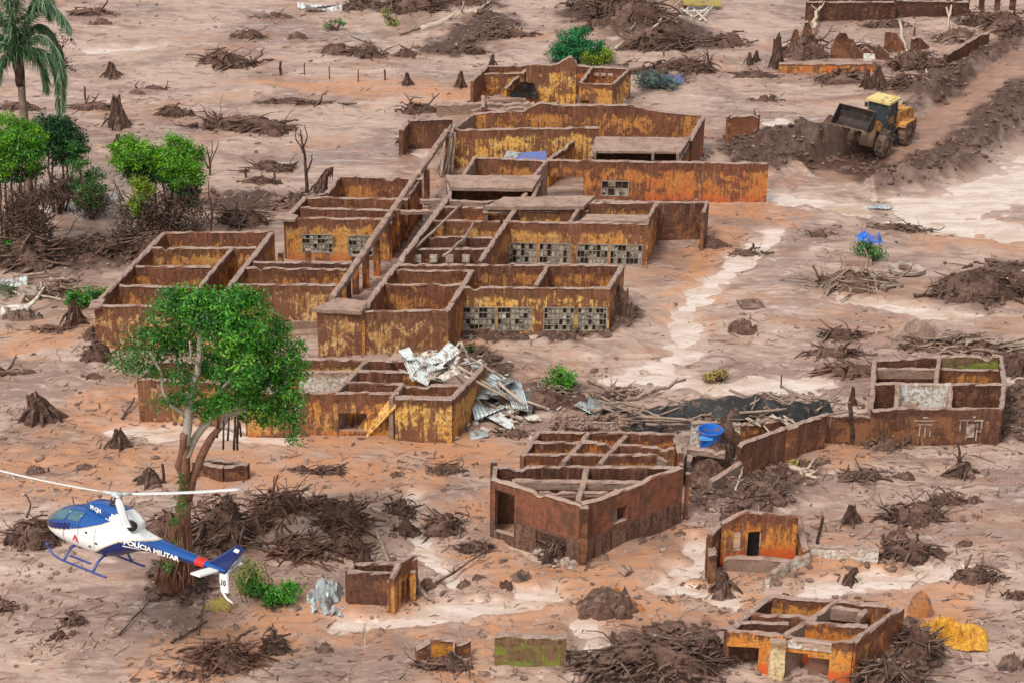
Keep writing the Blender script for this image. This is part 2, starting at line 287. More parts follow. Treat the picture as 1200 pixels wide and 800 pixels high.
# ------------------------------------------------------------------ mesh helpers
class MB:
    def __init__(s): s.v = []; s.f = []; s.mi = []; s.at = {}
    def add(s, vs, fs, mi=0, **at):
        o = len(s.v); s.v += [tuple(v) for v in vs]; s.f += [tuple(i + o for i in f) for f in fs]; s.mi += [mi] * len(fs)
        for k in set(s.at) | set(at):
            a = s.at.setdefault(k, [])
            a += [0.0] * (o - len(a))
            val = at.get(k, 0.0)
            a += list(val) if hasattr(val, '__len__') else [val] * len(vs)
    def box(s, c, d, rot=None, mi=0):
        x, y, z = (k / 2 for k in d); c = Vector(c)
        vs = [Vector((sx * x, sy * y, sz * z)) for sx, sy, sz in ((-1, -1, -1), (1, -1, -1), (1, 1, -1), (-1, 1, -1), (-1, -1, 1), (1, -1, 1), (1, 1, 1), (-1, 1, 1))]
        if rot is not None: vs = [rot @ v for v in vs]
        s.add([v + c for v in vs], [(3, 2, 1, 0), (4, 5, 6, 7), (0, 1, 5, 4), (1, 2, 6, 5), (2, 3, 7, 6), (3, 0, 4, 7)], mi)
    def tube(s, pts, rad, n=6, mi=0, flat=1.0):
        pts = [Vector(p) for p in pts]
        if not hasattr(rad, '__len__'): rad = [rad] * len(pts)
        vs = []; up = None
        for i, p in enumerate(pts):
            d = (pts[min(i + 1, len(pts) - 1)] - pts[max(i - 1, 0)])
            if d.length < 1e-6: d = Vector((0, 0, 1))
            d.normalize()
            if up is None: up = Vector((0, 0, 1)) if abs(d.z) < .9 else Vector((1, 0, 0))
            a = d.cross(up)
            if a.length < 1e-4: a = d.orthogonal()
            a.normalize(); b = a.cross(d).normalized(); up = b
            for k in range(n):
                t = 2 * math.pi * k / n; vs.append(p + (a * math.cos(t) + b * math.sin(t) * flat) * rad[i])
        fs = [(i * n + k, i * n + (k + 1) % n, (i + 1) * n + (k + 1) % n, (i + 1) * n + k) for i in range(len(pts) - 1) for k in range(n)]
        fs += [tuple(range(n - 1, -1, -1)), tuple((len(pts) - 1) * n + k for k in range(n))]
        s.add(vs, fs, mi)
    def prism(s, poly, d, mi=0):
        """poly: list of 3D points, d: extrusion vector"""
        n = len(poly); d = Vector(d); vs = [Vector(p) for p in poly] + [Vector(p) + d for p in poly]
        s.add(vs, [tuple(range(n - 1, -1, -1)), tuple(range(n, 2 * n))] + [(i, (i + 1) % n, n + (i + 1) % n, n + i) for i in range(n)], mi)
def link(name, mb, mats, parent=None, smooth=False, loc=None, local=False):
    if not isinstance(mats, (list, tuple)): mats = [mats]
    o0 = Vector((0, 0, 0))
    if not local: o0 = root_loc(parent) if parent else (Vector(loc) if loc is not None else Vector((0, 0, 0)))
    me = bpy.data.meshes.new(name); v = np.array(mb.v, float).reshape(-1, 3) - np.array(o0)
    me.from_pydata(v.tolist(), [], mb.f)
    for m in mats: me.materials.append(m)
    if len(mats) > 1: me.polygons.foreach_set('material_index', mb.mi)
    for k, a in mb.at.items():
        a = a + [0.0] * (len(mb.v) - len(a)); at = me.attributes.new(k, 'FLOAT', 'POINT'); at.data.foreach_set('value', a)
    me.polygons.foreach_set('use_smooth', [smooth] * len(mb.f)); me.update()
    ob = bpy.data.objects.new(name, me); C.objects.link(ob)
    if parent: ob.parent = parent
    elif loc is not None and not local: ob.location = o0
    return ob
def raw(name, v, f, mat, parent=None, loc=None, attrs=None, smooth=False):
    """fast mesh from numpy arrays (quads or tris)"""
    o0 = np.array(root_loc(parent)) if parent else (np.array(loc) if loc is not None else np.zeros(3))
    me = bpy.data.meshes.new(name); k = f.shape[1]
    me.vertices.add(len(v)); me.vertices.foreach_set('co', (v - o0).astype(np.float32).ravel())
    me.loops.add(f.size); me.loops.foreach_set('vertex_index', f.astype(np.int32).ravel())
    me.polygons.add(len(f)); me.polygons.foreach_set('loop_start', np.arange(0, f.size, k, dtype=np.int32))
    me.polygons.foreach_set('use_smooth', np.full(len(f), smooth)); me.update(calc_edges=True)
    for n_, a in (attrs or {}).items():
        at = me.attributes.new(n_, 'FLOAT', 'POINT'); at.data.foreach_set('value', a.astype(np.float32))
    me.materials.append(mat); me.validate()
    ob = bpy.data.objects.new(name, me); C.objects.link(ob)
    if parent: ob.parent = parent
    elif loc is not None: ob.location = Vector(loc)
    return ob
def root_loc(o):
    p = Vector((0, 0, 0))
    while o: p = p + o.location; o = o.parent
    return p
def tag(o, label, cat, group=None, kind=None):
    if label: o['label'] = label
    if cat: o['category'] = cat
    if group: o['group'] = group
    if kind: o['kind'] = kind
    return o
def thing(name, label, cat, loc=(0, 0, 0), group=None):
    o = bpy.data.objects.new(name, None); C.objects.link(o); o.location = loc; o.empty_display_size = .3
    return tag(o, label, cat, group)

# ------------------------------------------------------------------ ground and water
def build_ground():
    inner_x = np.arange(-46, 46.01, .17)
    gx = 46 + np.cumsum(np.geomspace(.4, 420, 34)); xs = np.concatenate([-gx[::-1], inner_x, gx])
    ys = [62.]
    while ys[-1] < 186: ys.append(ys[-1] + .155 * (ys[-1] / 100) ** 1.3)
    ys = np.array(ys); ga = 62 - np.cumsum(np.geomspace(.3, 420, 34)); gb = ys[-1] + np.cumsum(np.geomspace(.5, 450, 34))
    ys = np.concatenate([ga[::-1], ys, gb])
    X, Y = np.meshgrid(xs, ys); h, wet, ora, dark, road = terrain(X.ravel(), Y.ravel(), True)
    v = np.stack([X.ravel(), Y.ravel(), h], 1); nx, ny = len(xs), len(ys)
    i = (np.arange(ny - 1)[:, None] * nx + np.arange(nx - 1)[None]).ravel(); f = np.stack([i, i + 1, i + nx + 1, i + nx], 1)
    o = raw('ground', v, f, M['ground'], attrs=dict(wet=wet, ora=ora, dark=dark, road=road), smooth=True); o['kind'] = 'structure'
    mb = MB(); mb.add([(-60, 55, -.045), (60, 55, -.045), (60, 195, -.045), (-60, 195, -.045)], [(0, 1, 2, 3)])
    o = link('flood_water', mb, M['water']); o['kind'] = 'structure'

# ------------------------------------------------------------------ walls
def sm_noise(s, seed): return (vn(np.array([s]), np.array([seed * 1.37]), 7)[0] - .5) * 2
_ws = [0]
def wall_block(mb, A, u, nrm, s0, s1, zlo, ztop, th, seed, cap=True, rag=.05):
    """A: base point, u: unit along, nrm: unit across, ztop: function of s"""
    ns = max(2, int((s1 - s0) / .20) + 1); ring = []
    for i in range(ns + 1):
        s = s0 + (s1 - s0) * i / ns; H = ztop(s) + (rag * (.5 * sm_noise(s * .9, seed) + .5 * sm_noise(s * 3.3, seed + 3) + .6 * sm_noise(s * 9., seed + 4)) - (.15 if sm_noise(s * 1.3, seed + 6) > .86 else 0) if cap else 0)
        H = max(H, zlo + .15); t = th / 2; j = lambda k, a: a * sm_noise(s * 2.7 + k * 9, seed + k)
        if cap:
            q = [(-t, zlo)] + [(-t + j(k, .012), zlo + (H - .13 - zlo) * k / 3) for k in (1, 2, 3)] + [(-t - .012 + j(5, .035), H - .05), (-t * .6 + j(6, .05), H + j(7, .04)), (t * .6 + j(8, .05), H + j(9, .04)), (t + .012 + j(10, .035), H - .05)] + [(t + j(k + 11, .012), zlo + (H - .13 - zlo) * k / 3) for k in (3, 2, 1)] + [(t, zlo)]
        else:
            q = [(-t + .004, zlo), (-t + .004, H), (t - .004, H), (t - .004, zlo)]
        ring.append([(A + u * s + nrm * a + Vector((0, 0, z)), z, s) for a, z in q])
    n = len(ring[0]); vs = [p[0] for r in ring for p in r]; full = max(ztop((s0 + s1) / 2), .3)
    rel = [max(0, p[1]) / max(full if cap else 2.6, .2) for r in ring for p in r]; su = [p[2] for r in ring for p in r]
    if not cap: rel = [min(r, .5) for r in rel]
    fs = [(i * n + k, (i + 1) * n + k, (i + 1) * n + (k + 1) % n, i * n + (k + 1) % n) for i in range(ns) for k in range(n)]
    fs += [tuple(range(n)), tuple(ns * n + k for k in range(n - 1, -1, -1))]
    mb.add(vs, fs, 0, rel=rel, su=su)
def wall(par, x1, y1, x2, y2, H, mat, th=.21, op=(), prof=None, z0=-.5, rag=.035, ext=.0, H2=None, name='wall'):
    """op: list of (f0, f1, z0, z1) openings; prof: list of (px, py) of the broken top line; H2: height at second end"""
    H2 = H if H2 is None else H2
    a = P(x1, y1, H); b = P(x2, y2, H2); A = Vector((a.x, a.y, 0)); B = Vector((b.x, b.y, 0)); u = (B - A); L = u.length; u.normalize()
    A = A - u * ext; L += 2 * ext; nrm = Vector((-u.y, u.x, 0)); _ws[0] += 1; seed = _ws[0]
    if prof:
        ss, hh = [], []
        for px, py in prof:
            d = ray(px, py); o = np.array([0, 0, CAMZ]); k = np.array([[d[0], -u.x], [d[1], -u.y]])
            t, s = np.linalg.solve(k, np.array([A.x, A.y])); ss.append(s); hh.append(CAMZ + t * d[2])
        i = np.argsort(ss); ss = np.array(ss)[i]; hh = np.array(hh)[i]; zt = lambda s: float(np.interp(s, ss, hh))
    else: zt = lambda s: H + (H2 - H) * s / L
    mb = MB(); cuts = sorted((max(0, f0) * L, min(1, f1) * L, za, zb) for f0, f1, za, zb in op); s = 0
    for c0, c1, za, zb in cuts:
        if c0 - s > .05: wall_block(mb, A, u, nrm, s, c0, z0, zt, th, seed, True, rag)
        if za > z0 + .1: wall_block(mb, A, u, nrm, c0, c1, z0, lambda q: za, th, seed, False)
        if zb < min(zt(c0), zt(c1)) - .1: wall_block(mb, A, u, nrm, c0, c1, zb, zt, th - .01, seed, True, rag)
        s = c1
    if L - s > .05: wall_block(mb, A, u, nrm, s, L, z0, zt, th, seed, True, rag)
    o = link(name, mb, M[mat] if isinstance(mat, str) else mat, par); o_info[o.name] = (A, u, L, nrm, th); return o
o_info = {}
def window(par, wl, f0, f1, z0, z1, rows=4, cols=6, pane='glass', mull=1, door=False):
    """steel louvre window set in a wall: frame with bars, a pane behind as its sub-part"""
    A, u, L, nrm, th = o_info[wl.name]; n = nrm if nrm.y < 0 else -nrm
    a = A + u * (f0 * L) + n * (th / 2 - .02); W = (f1 - f0) * L; Hh = z1 - z0; rot = Matrix((u, n, Vector((0, 0, 1)))).transposed()
    if rot.determinant() < 0: rot = Matrix((u, -n, Vector((0, 0, 1)))).transposed()
    c = lambda s, z, d=0: a + u * s + n * d + Vector((0, 0, z0 + z))
    mb = MB(); b = .05
    mb.box(c(b / 2, Hh / 2), (b, .07, Hh), rot); mb.box(c(W - b / 2, Hh / 2), (b, .07, Hh), rot)
    mb.box(c(W / 2, b / 2), (W - 2 * b, .07, b), rot); mb.box(c(W / 2, Hh - b / 2), (W - 2 * b, .07, b), rot)
    for k in range(1, mull + 1): mb.box(c(W * k / (mull + 1), Hh / 2), (b, .06, Hh - 2 * b), rot)
    for k in range(1, rows): mb.box(c(W / 2, Hh * k / rows, -.004), (W - 2 * b, .035, .028), rot)
    for k in range(1, cols): mb.box(c(W * k / cols, Hh / 2, -.008), (.02, .028, Hh - 2 * b), rot)
    w_ = link('window', mb, M['steel'], par); mb = MB(); rg = random.Random(len(o_info) * 7 + int(f0 * 100)); cw, chh = W / cols, Hh / rows
    for i in range(cols):
        for k in range(rows):
            if rg.random() < .30: continue
            mb.box(c(cw * (i + .5), chh * (k + .5), -.05 + rg.uniform(-.01, .01)), (cw - .03, .01, chh - .03), rot @ Matrix.Rotation(rg.gauss(0, .14), 3, 'X'))
    link('pane', mb, M[pane], w_)['kind'] = 'stuff'; mb = MB(); mb.box(c(W / 2, Hh / 2, -.12), (W - .01, .02, Hh - .01), rot); link('shade_backing', mb, M['room_shade'], w_); return w_  # added dark sheet behind the panes stands in for shade inside the room
def slab(par, quad, z, th, mat='slab', name='roof_slab', lump=.05, z2=None, loc=None, zs=None):
    """quad: 4 px corners of the top face (front-left, front-right, back-right, back-left); zs: height of each corner"""
    zs = zs or [z] * 4; q = [P(a, b, k) for (a, b), k in zip(quad, zs)]; nx, ny = 14, 6; vs = []; _ws[0] += 1; sd = _ws[0]
    for L in (0, 1):
        for j in range(ny + 1):
            for i in range(nx + 1):
                a, b = i / nx, j / ny; p = (q[0] * (1 - a) + q[1] * a) * (1 - b) + (q[3] * (1 - a) + q[2] * a) * b
                e = min(a, 1 - a, b, 1 - b); nz_ = float(fbm(np.array([p.x * 1.6]), np.array([p.y * 1.6]), sd, 3)[0]) - .5
                p = p.copy()
                if L == 0: p.z += nz_ * lump * 2.4 * (1 if e > 0 else .3)
                else: p.z -= th
                if e == 0: p.x += nz_ * .10; p.y += nz_ * .14
                vs.append(p)
    N = (nx + 1) * (ny + 1); fs = []
    for j in range(ny):
        for i in range(nx):
            k = j * (nx + 1) + i; fs.append((k, k + 1, k + nx + 2, k + nx + 1)); fs.append((N + k, N + k + nx + 1, N + k + nx + 2, N + k + 1))
    rim = [i for i in range(nx)] + [j * (nx + 1) + nx for j in range(ny)] + [ny * (nx + 1) + nx - i for i in range(nx)] + [(ny - j) * (nx + 1) for j in range(ny)]
    for a, b in zip(rim, rim[1:] + rim[:1]): fs.append((a, N + a, N + b, b))
    mb = MB(); mb.add(vs, fs)
    return link(name, mb, M[mat], par, loc=loc)
def column(par, px, py, H, wd=.34, mat='ochre', name='column', z0=-.3, H0=None):
    """px, py: foot on the mud"""
    p = P(px, py, 0); mb = MB(); n = 5; vs = []; rel = []
    for k in range(n + 1):
        z = z0 + (H - z0) * k / n; a = wd / 2 * (1 + .05 * math.sin(k * 2 + px))
        for sx, sy in ((-1, -1), (1, -1), (1, 1), (-1, 1)): vs.append((p.x + sx * a, p.y + sy * a, z)); rel.append(max(z, 0) / H)
    fs = [(k * 4 + i, k * 4 + (i + 1) % 4, k * 4 + 4 + (i + 1) % 4, k * 4 + 4 + i) for k in range(n) for i in range(4)] + [(3, 2, 1, 0), tuple(n * 4 + i for i in range(4))]
    mb.add(vs, fs, 0, rel=rel, su=0.); return link(name, mb, M[mat], par)
def pole(mb, p, q, r=.06, r2=None, sag=0, n=6, wob=.0, rng=random):
    p = Vector(p); q = Vector(q); pts = []
    for k in range(6):
        t = k / 5; pts.append(p.lerp(q, t) + Vector((rng.uniform(-wob, wob), rng.uniform(-wob, wob), rng.uniform(-wob, wob) - sag * 4 * t * (1 - t))))
    r2 = r * .7 if r2 is None else r2
    mb.tube(pts, [r + (r2 - r) * k / 5 for k in range(6)], n)

# ------------------------------------------------------------------ mud and wood debris
def dome(mb, c, rx, ry, h, seed, n=18, m=6, mi=0, rough=.35, yaw=0, base=-.25):
    cs, sn = math.cos(yaw), math.sin(yaw); tt, aa = np.meshgrid(np.arange(m + 1) / m, 2 * np.pi * np.arange(n) / n, indexing='ij'); x0, y0 = np.cos(aa), np.sin(aa)
    nn = fbm(x0 * 1.6 + seed * 3.1 + tt, y0 * 1.6 + tt * 1.5 + seed, seed % 50, 3) - .5
    r = (1 - tt * .96) * (1 + rough * 1.6 * nn); x = x0 * rx * r; y = y0 * ry * r; z = base + (h - base) * (1 - (1 - tt) ** 2) * (1 + rough * nn * 1.4)
    vs = np.stack([c[0] + x * cs - y * sn, c[1] + x * sn + y * cs, c[2] + z], 2).reshape(-1, 3).tolist()
    fs = [(j * n + i, j * n + (i + 1) % n, (j + 1) * n + (i + 1) % n, (j + 1) * n + i) for j in range(m) for i in range(n)] + [tuple(m * n + i for i in range(n))]
    mb.add(vs, fs, mi)
def dims(px, py, wpx, hpx):
    """px,py: centre of the foot line in the photograph; returns ground point, half width, half depth, height"""
    g = G(px, py); s = scale_at(g); W = wpx / s / 2; D = min(W * .7, max(.25, hpx / s * .55)); h = max(.16, (hpx - D * .42 * s) / (s * .9))
    return g, W, D, h
def roots(px, py, wpx, hpx, n, label, seed, mat='root', name='root_clump', cat='roots', group='root clumps left on the mud', along=None, heap='earth', thick=1., spread=1., up=.5, ln=1.):
    """a tangled clump of torn roots and branches on a low mud heap"""
    rng = random.Random(seed); g, W, D, h = dims(px, py, wpx, hpx); h *= .85; g = G(px, py - D * .42 * scale_at(g) * .8); r = thing(name, label, cat, g, group); up *= .7
    mb = MB(); dome(mb, g, W * .86, D * .95, h * .62, seed, 26, 7, rough=.7); link('mud_heap', mb, M[heap], r, True)
    mb = MB()
    for k in range(int(n * 1.9)):
        a = rng.uniform(0, 6.28); q = math.sqrt(rng.random()) * .95; x = math.cos(a) * q * W; y = math.sin(a) * q * D
        zc = h * (1 - q * q) * rng.uniform(.1, 1.0); L = rng.uniform(.2, .95) * min(W, 1.5 * h + .55) * ln
        th = (rng.gauss(a, 1.1) if rng.random() < .5 else rng.gauss(.2, .6) + (math.pi if rng.random() < .5 else 0)) if along is None else along + rng.gauss(0, .45) * spread + (math.pi if rng.random() < .5 else 0)
        stick = rng.random() < .45
        p = Vector((g.x + x, g.y + y, g.z + zc)); d = Vector((math.cos(th), math.sin(th) * .8, rng.uniform(-.35, up * (1.2 if stick else .6)))).normalized(); pts = [p]; kk = rng.choice((.08, .2, .45)); gr = 0. if stick else rng.uniform(.1, .55)
        for i in range(5):
            d = (d + Vector((rng.gauss(0, kk), rng.gauss(0, kk), rng.gauss(0, kk * .8) - gr * .4))).normalized(); p = p + d * (L / 5)
            if p.z < g.z - .10: p.z = g.z - .10 - .02 * i
            pts.append(p.copy())
        r0 = rng.choice((.022, .032, .045, .065, .09)) * thick * .92 * min(1.25, .6 + W * .25); tp = rng.uniform(.06, .17); mb.tube(pts, [r0 * (1 - tp * i) * rng.uniform(.85, 1.15) for i in range(6)], 5)
        if stick and rng.random() < .35: bq = pts[3]; bd = Vector((rng.gauss(0, 1), rng.gauss(0, 1), rng.uniform(-.1, .7))).normalized() * L * .3; mb.tube([bq, bq + bd * .5, bq + bd + Vector((0, 0, -.03))], [r0 * .5, r0 * .4, r0 * .2], 4)
    for k in range(int(n * .9)):
        a = rng.uniform(0, 6.28); q = math.sqrt(rng.random()); dome(mb, (g.x + math.cos(a) * q * W, g.y + math.sin(a) * q * D, g.z + h * .25 * (1 - q)), rng.uniform(.06, .2), rng.uniform(.05, .15), rng.uniform(.05, .16), k + seed, 7, 2, rough=.8, base=-.06)
    link('root_mass', mb, M[mat], r, True)['kind'] = 'stuff'; return r
def stump(px, py, wpx, hpx, label, seed, mat='root', group='tree stumps standing in the mud', lean=0., jag=.5, nr=4, name='tree_stump'):
    rng = random.Random(seed); g = G(px, py); s = scale_at(g); h = hpx / s / .92; r0 = wpx / s / 2
    r = thing(name, label, 'stump', g, group); mb = MB(); n, m = 20, 9; vs = []; jg = [rng.choice((0, .05, .1, .28, .45)) * jag * 1.3 for _ in range(n)]
    for j in range(m + 1):
        t = j / m
        for i in range(n):
            a = 6.283 * i / n; f = 1 + .34 * math.sin(2 * a + seed * 1.3) * (1 - t) + .22 * math.sin(5 * a + seed * 2.1 + t * 2) + .16 * math.sin(9 * a + seed + t * 3) + rng.uniform(-.09, .09); rr = r0 * f * (.28 + .72 * (1 - t) ** 1.7)
            z = -.2 + (h + .2) * t
            if j >= m - 1: z -= h * jg[i] * (1 if j == m else .5)
            if j == m: z -= .4 * h * jag * .6 * (1 + math.sin(2 * a + seed * 1.7)) * .6 + rng.choice((0, .03, .12, .2)) * h
            vs.append((g.x + math.cos(a) * rr + lean * h * t * t, g.y + math.sin(a) * rr * .9, g.z + z))
    fs = [(j * n + i, j * n + (i + 1) % n, (j + 1) * n + (i + 1) % n, (j + 1) * n + i) for j in range(m) for i in range(n)] + [tuple(m * n + i for i in range(n))]
    mb.add(vs, fs); link('trunk', mb, M[mat], r, False); mb = MB()
    for k in range(nr):
        a = 6.283 * k / nr + rng.uniform(-.3, .3); L = r0 * rng.uniform(.8, 1.5); p0 = Vector((g.x + math.cos(a) * r0 * .35, g.y + math.sin(a) * r0 * .35, g.z + h * rng.uniform(.2, .55)))
        p2 = Vector((g.x + math.cos(a) * L, g.y + math.sin(a) * L, g.z - .05)); p1 = p0.lerp(p2, .5) + Vector((0, 0, h * .08))
        mb.tube([p0, p1, p2], [.10 * r0 + .03, .09 * r0 + .02, .03], 5)
    link('root_mass', mb, M[mat], r, True); return r
def heap(px, py, wpx, hpx, label, seed, mat='heap', name='mud_lump', cat='mud lump', group='mud lumps scattered over the flat', nclod=6, rough=.5):
    rng = random.Random(seed); g, W, D, h = dims(px, py, wpx, hpx); mb = MB(); g = G(px, py - D * .35 * scale_at(g)); dome(mb, g, W, D, h * .85, seed, 22, 7, rough=rough)
    for k in range(nclod):
        a = rng.uniform(0, 6.28); q = rng.uniform(.2, 1); dome(mb, (g.x + math.cos(a) * W * q, g.y + math.sin(a) * D * q, g.z + h * .5 * (1 - q)), W * rng.uniform(.15, .35), W * rng.uniform(.12, .25), h * rng.uniform(.25, .55), seed + k, 9, 3, rough=.7)
    o = link(name, mb, M[mat], None, False, g); return tag(o, label, cat, group)
def logobj(p, q, r, label, mat='log', name='driftwood_log', cat='log', group='driftwood logs lying on the mud', r2=None, stubs=2, seed=0):
    rng = random.Random(seed); p = Vector(p); q = Vector(q); mb = MB(); pts = [p.lerp(q, k / 7) + Vector((rng.uniform(-1, 1), rng.uniform(-1, 1), rng.uniform(-.6, .6))) * r * .8 for k in range(8)]
    r2 = r * .6 if r2 is None else r2; mb.tube(pts, [r + (r2 - r) * k / 7 for k in range(8)], 8)
    for k in range(stubs):
        a = pts[rng.randrange(2, 7)]; d = Vector((rng.uniform(-1, 1), rng.uniform(-1, 1), rng.uniform(.2, .8))).normalized(); mb.tube([a, a + d * r * 3, a + d * r * 5 + Vector((0, 0, r))], [r * .5, r * .35, r * .15], 5)
    o = link(name, mb, M[mat], None, True, p); return tag(o, label, cat, group)
def log_px(x1, y1, x2, y2, r, label, z1=.1, z2=.1, **k):
    a = G(x1, y1); b = G(x2, y2); return logobj(a + Vector((0, 0, z1)), b + Vector((0, 0, z2)), r, label, **k)
def post(px, py, hpx, label, r=.08, lean=(0, 0), mat='root', group='posts standing in the mud', name='wooden_post', cat='post'):
    g = G(px, py); h = hpx / scale_at(g) / .92; mb = MB(); pole(mb, g + Vector((0, 0, -.3)), g + Vector((lean[0] * h, lean[1] * h, h)), r, r * .8, wob=r * .3, rng=random.Random(int(px)))
    o = link(name, mb, M[mat], None, False, g); return tag(o, label, cat, group)

# ------------------------------------------------------------------ foliage
def leaves(name, blobs, Y, mat, par, nsub, nleaf, size, seed, spread=.28, droop=.2, flat=1.0):
    """blobs: (px, py, rx_px, ry_px, dy metres); leaf faces gathered into clumps inside each blob, about the vertical plane y = Y"""
    rng = np.random.default_rng(seed); cs = []; tn = []; nr = []
    sat = [(bx + math.cos(q) * rx * e, by + math.sin(q) * ry * e, rx * z_, ry * z_, dy + d_) for bx, by, rx, ry, dy in blobs if rx > 9 for q, e, z_, d_ in [(rng.uniform(0, 6.28), rng.uniform(.75, 1.15), rng.uniform(.18, .42), rng.uniform(-.4, .4)) for _ in range(4)]]
    for bx, by, rx, ry, dy in list(blobs) + sat:
        c = PY(bx, by, Y + dy); s = scale_at(c); ax, azz = rx / s, ry / s / .92; ay = (ax + azz) / 2; k = max(3, int(nsub * ax * azz))
        d = rng.normal(size=(k, 3)); d /= np.linalg.norm(d, axis=1)[:, None]; rad = rng.uniform(.35, 1, (k, 1)) ** .6
        q = d * rad * np.array([ax, ay, azz]); cs.append(q + np.array(c)); nr.append(d * .8 + np.array([0, 0, .45]))
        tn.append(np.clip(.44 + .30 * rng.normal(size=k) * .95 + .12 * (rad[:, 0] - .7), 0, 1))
    cs = np.concatenate(cs); tn = np.concatenate(tn); nr = np.concatenate(nr); K = len(cs)
    p = np.repeat(cs, nleaf, 0) + rng.normal(size=(K * nleaf, 3)) * np.array([spread, spread, spread * .6 * flat]); t = np.clip(np.repeat(tn, nleaf) + rng.normal(size=K * nleaf) * .12, 0, 1)
    n = np.repeat(nr, nleaf, 0) + rng.normal(size=p.shape) * .55; n /= np.linalg.norm(n, axis=1)[:, None]
    a = np.cross(n, rng.normal(size=p.shape)); a /= np.linalg.norm(a, axis=1)[:, None] + 1e-9; a[:, 2] -= droop; b = np.cross(n, a)
    L = size * rng.uniform(.6, 1.3, (len(p), 1)); wdt = L * .42
    v = np.stack([p - a * L, p + b * wdt, p + a * L, p - b * wdt], 1).reshape(-1, 3); f = np.arange(len(v)).reshape(-1, 4)
    return raw(name, v, f, mat, par, attrs=dict(tone=np.repeat(t, 4)))
def limbs(par, paths, Y, mat, name='trunk', seed=0, n=8):
    """paths: list of (points [(px, py, dy)], radius px start, radius px end)"""
    rng = random.Random(seed); mb = MB()
    for pts, r0, r1 in paths:
        q = [PY(a, b, Y + d) for a, b, d in pts]; s = scale_at(q[0]); out = []
        for i in range(len(q) - 1):
            for k in range(3): out.append(q[i].lerp(q[i + 1], k / 3) + Vector((rng.gauss(0, .03), rng.gauss(0, .03), 0)))
        out.append(q[-1]); m = len(out) - 1; mb.tube(out, [(r0 + (r1 - r0) * i / m) / s * rng.uniform(.92, 1.08) for i in range(m + 1)], n)
    return link(name, mb, M[mat], par, True)
def bush(px, py, blobs, mat, label, seed, stems=7, size=.09, name='bush', cat='bush', nsub=40, nleaf=26, smat='root', spread=.2, group=None):
    """px, py: foot of the bush"""
    g = G(px, py); r = thing(name, label, cat, g, group); rng = random.Random(seed)
    leaves('foliage', blobs, g.y, M[mat], r, nsub, nleaf, size, seed, spread); ps = []
    for k in range(stems):
        b = blobs[k % len(blobs)]; ps.append(([(px + rng.uniform(-3, 3), py + 2, 0), (px + (b[0] - px) * .5 + rng.uniform(-4, 4), (py + b[1]) / 2, b[4] / 2 + rng.uniform(-.2, .2)), (b[0] + rng.uniform(-.6, .6) * b[2], b[1] + rng.uniform(-.5, .4) * b[3], b[4])], 1.4, .5))
    limbs(r, ps, g.y, smat, 'stem', seed, 5); return r
def snag(px, py, paths, label, seed, mat='root', name='bare_tree'):
    g = G(px, py); r = thing(name, label, 'tree', g); limbs(r, paths, g.y, mat, 'trunk', seed, 6); return r
def corrugated(c, w_, l, yaw, pitch, roll, label, mat, seed, group='roofing sheets in the scrap pile', bend=.15):
    rng = random.Random(seed); nx, ny = 40, 6; vs = []; rot = Euler((R(pitch), R(roll), R(yaw)), 'XYZ').to_matrix(); c = Vector(c)
    k1, k2 = rng.uniform(-bend, bend), rng.uniform(-bend, bend)
    for s in (0, 1):
        for j in range(ny + 1):
            for i in range(nx + 1):
                a, b = i / nx - .5, j / ny - .5; z = .03 * math.sin(i * 1.35) + k1 * l * (b * b * 4) * .5 + k2 * w_ * a * b * 4 + (s * -.012)
                vs.append(c + rot @ Vector((a * w_, b * l, z)))
    N = (nx + 1) * (ny + 1); fs = []
    for j in range(ny):
        for i in range(nx):
            k = j * (nx + 1) + i; fs += [(k, k + 1, k + nx + 2, k + nx + 1), (N + k, N + k + nx + 1, N + k + nx + 2, N + k + 1)]
    rim = [i for i in range(nx)] + [j * (nx + 1) + nx for j in range(ny)] + [ny * (nx + 1) + nx - i for i in range(nx)] + [(ny - j) * (nx + 1) for j in range(ny)]
    for a, b in zip(rim, rim[1:] + rim[:1]): fs.append((a, N + a, N + b, b))
    mb = MB(); mb.add(vs, fs); o = link('roofing_sheet', mb, M[mat], None, True, c); return tag(o, label, 'metal sheet', group)
def textmesh(s, size, shear=0., bold=.0):
    cu = bpy.data.curves.new('lettering', 'FONT'); cu.body = s; cu.size = size; cu.shear = shear; cu.offset = bold; cu.resolution_u = 3
    o = bpy.data.objects.new('lettering', cu); C.objects.link(o); bpy.context.view_layer.update()
    me = bpy.data.meshes.new_from_object(o.evaluated_get(bpy.context.evaluated_depsgraph_get()))
    vs = [v.co.copy() for v in me.vertices]; fs = [tuple(p.vertices) for p in me.polygons]; bpy.data.objects.remove(o); bpy.data.meshes.remove(me); bpy.data.curves.remove(cu)
    return vs, fs
build_ground()
# ================================================================== RUINED BUILDINGS
RB = 'ruined building'
def ruin(name, label, px, py, group=None):
    p = P(px, py); return thing(name, label, RB, (p.x, p.y, 0), group)
H = 2.6
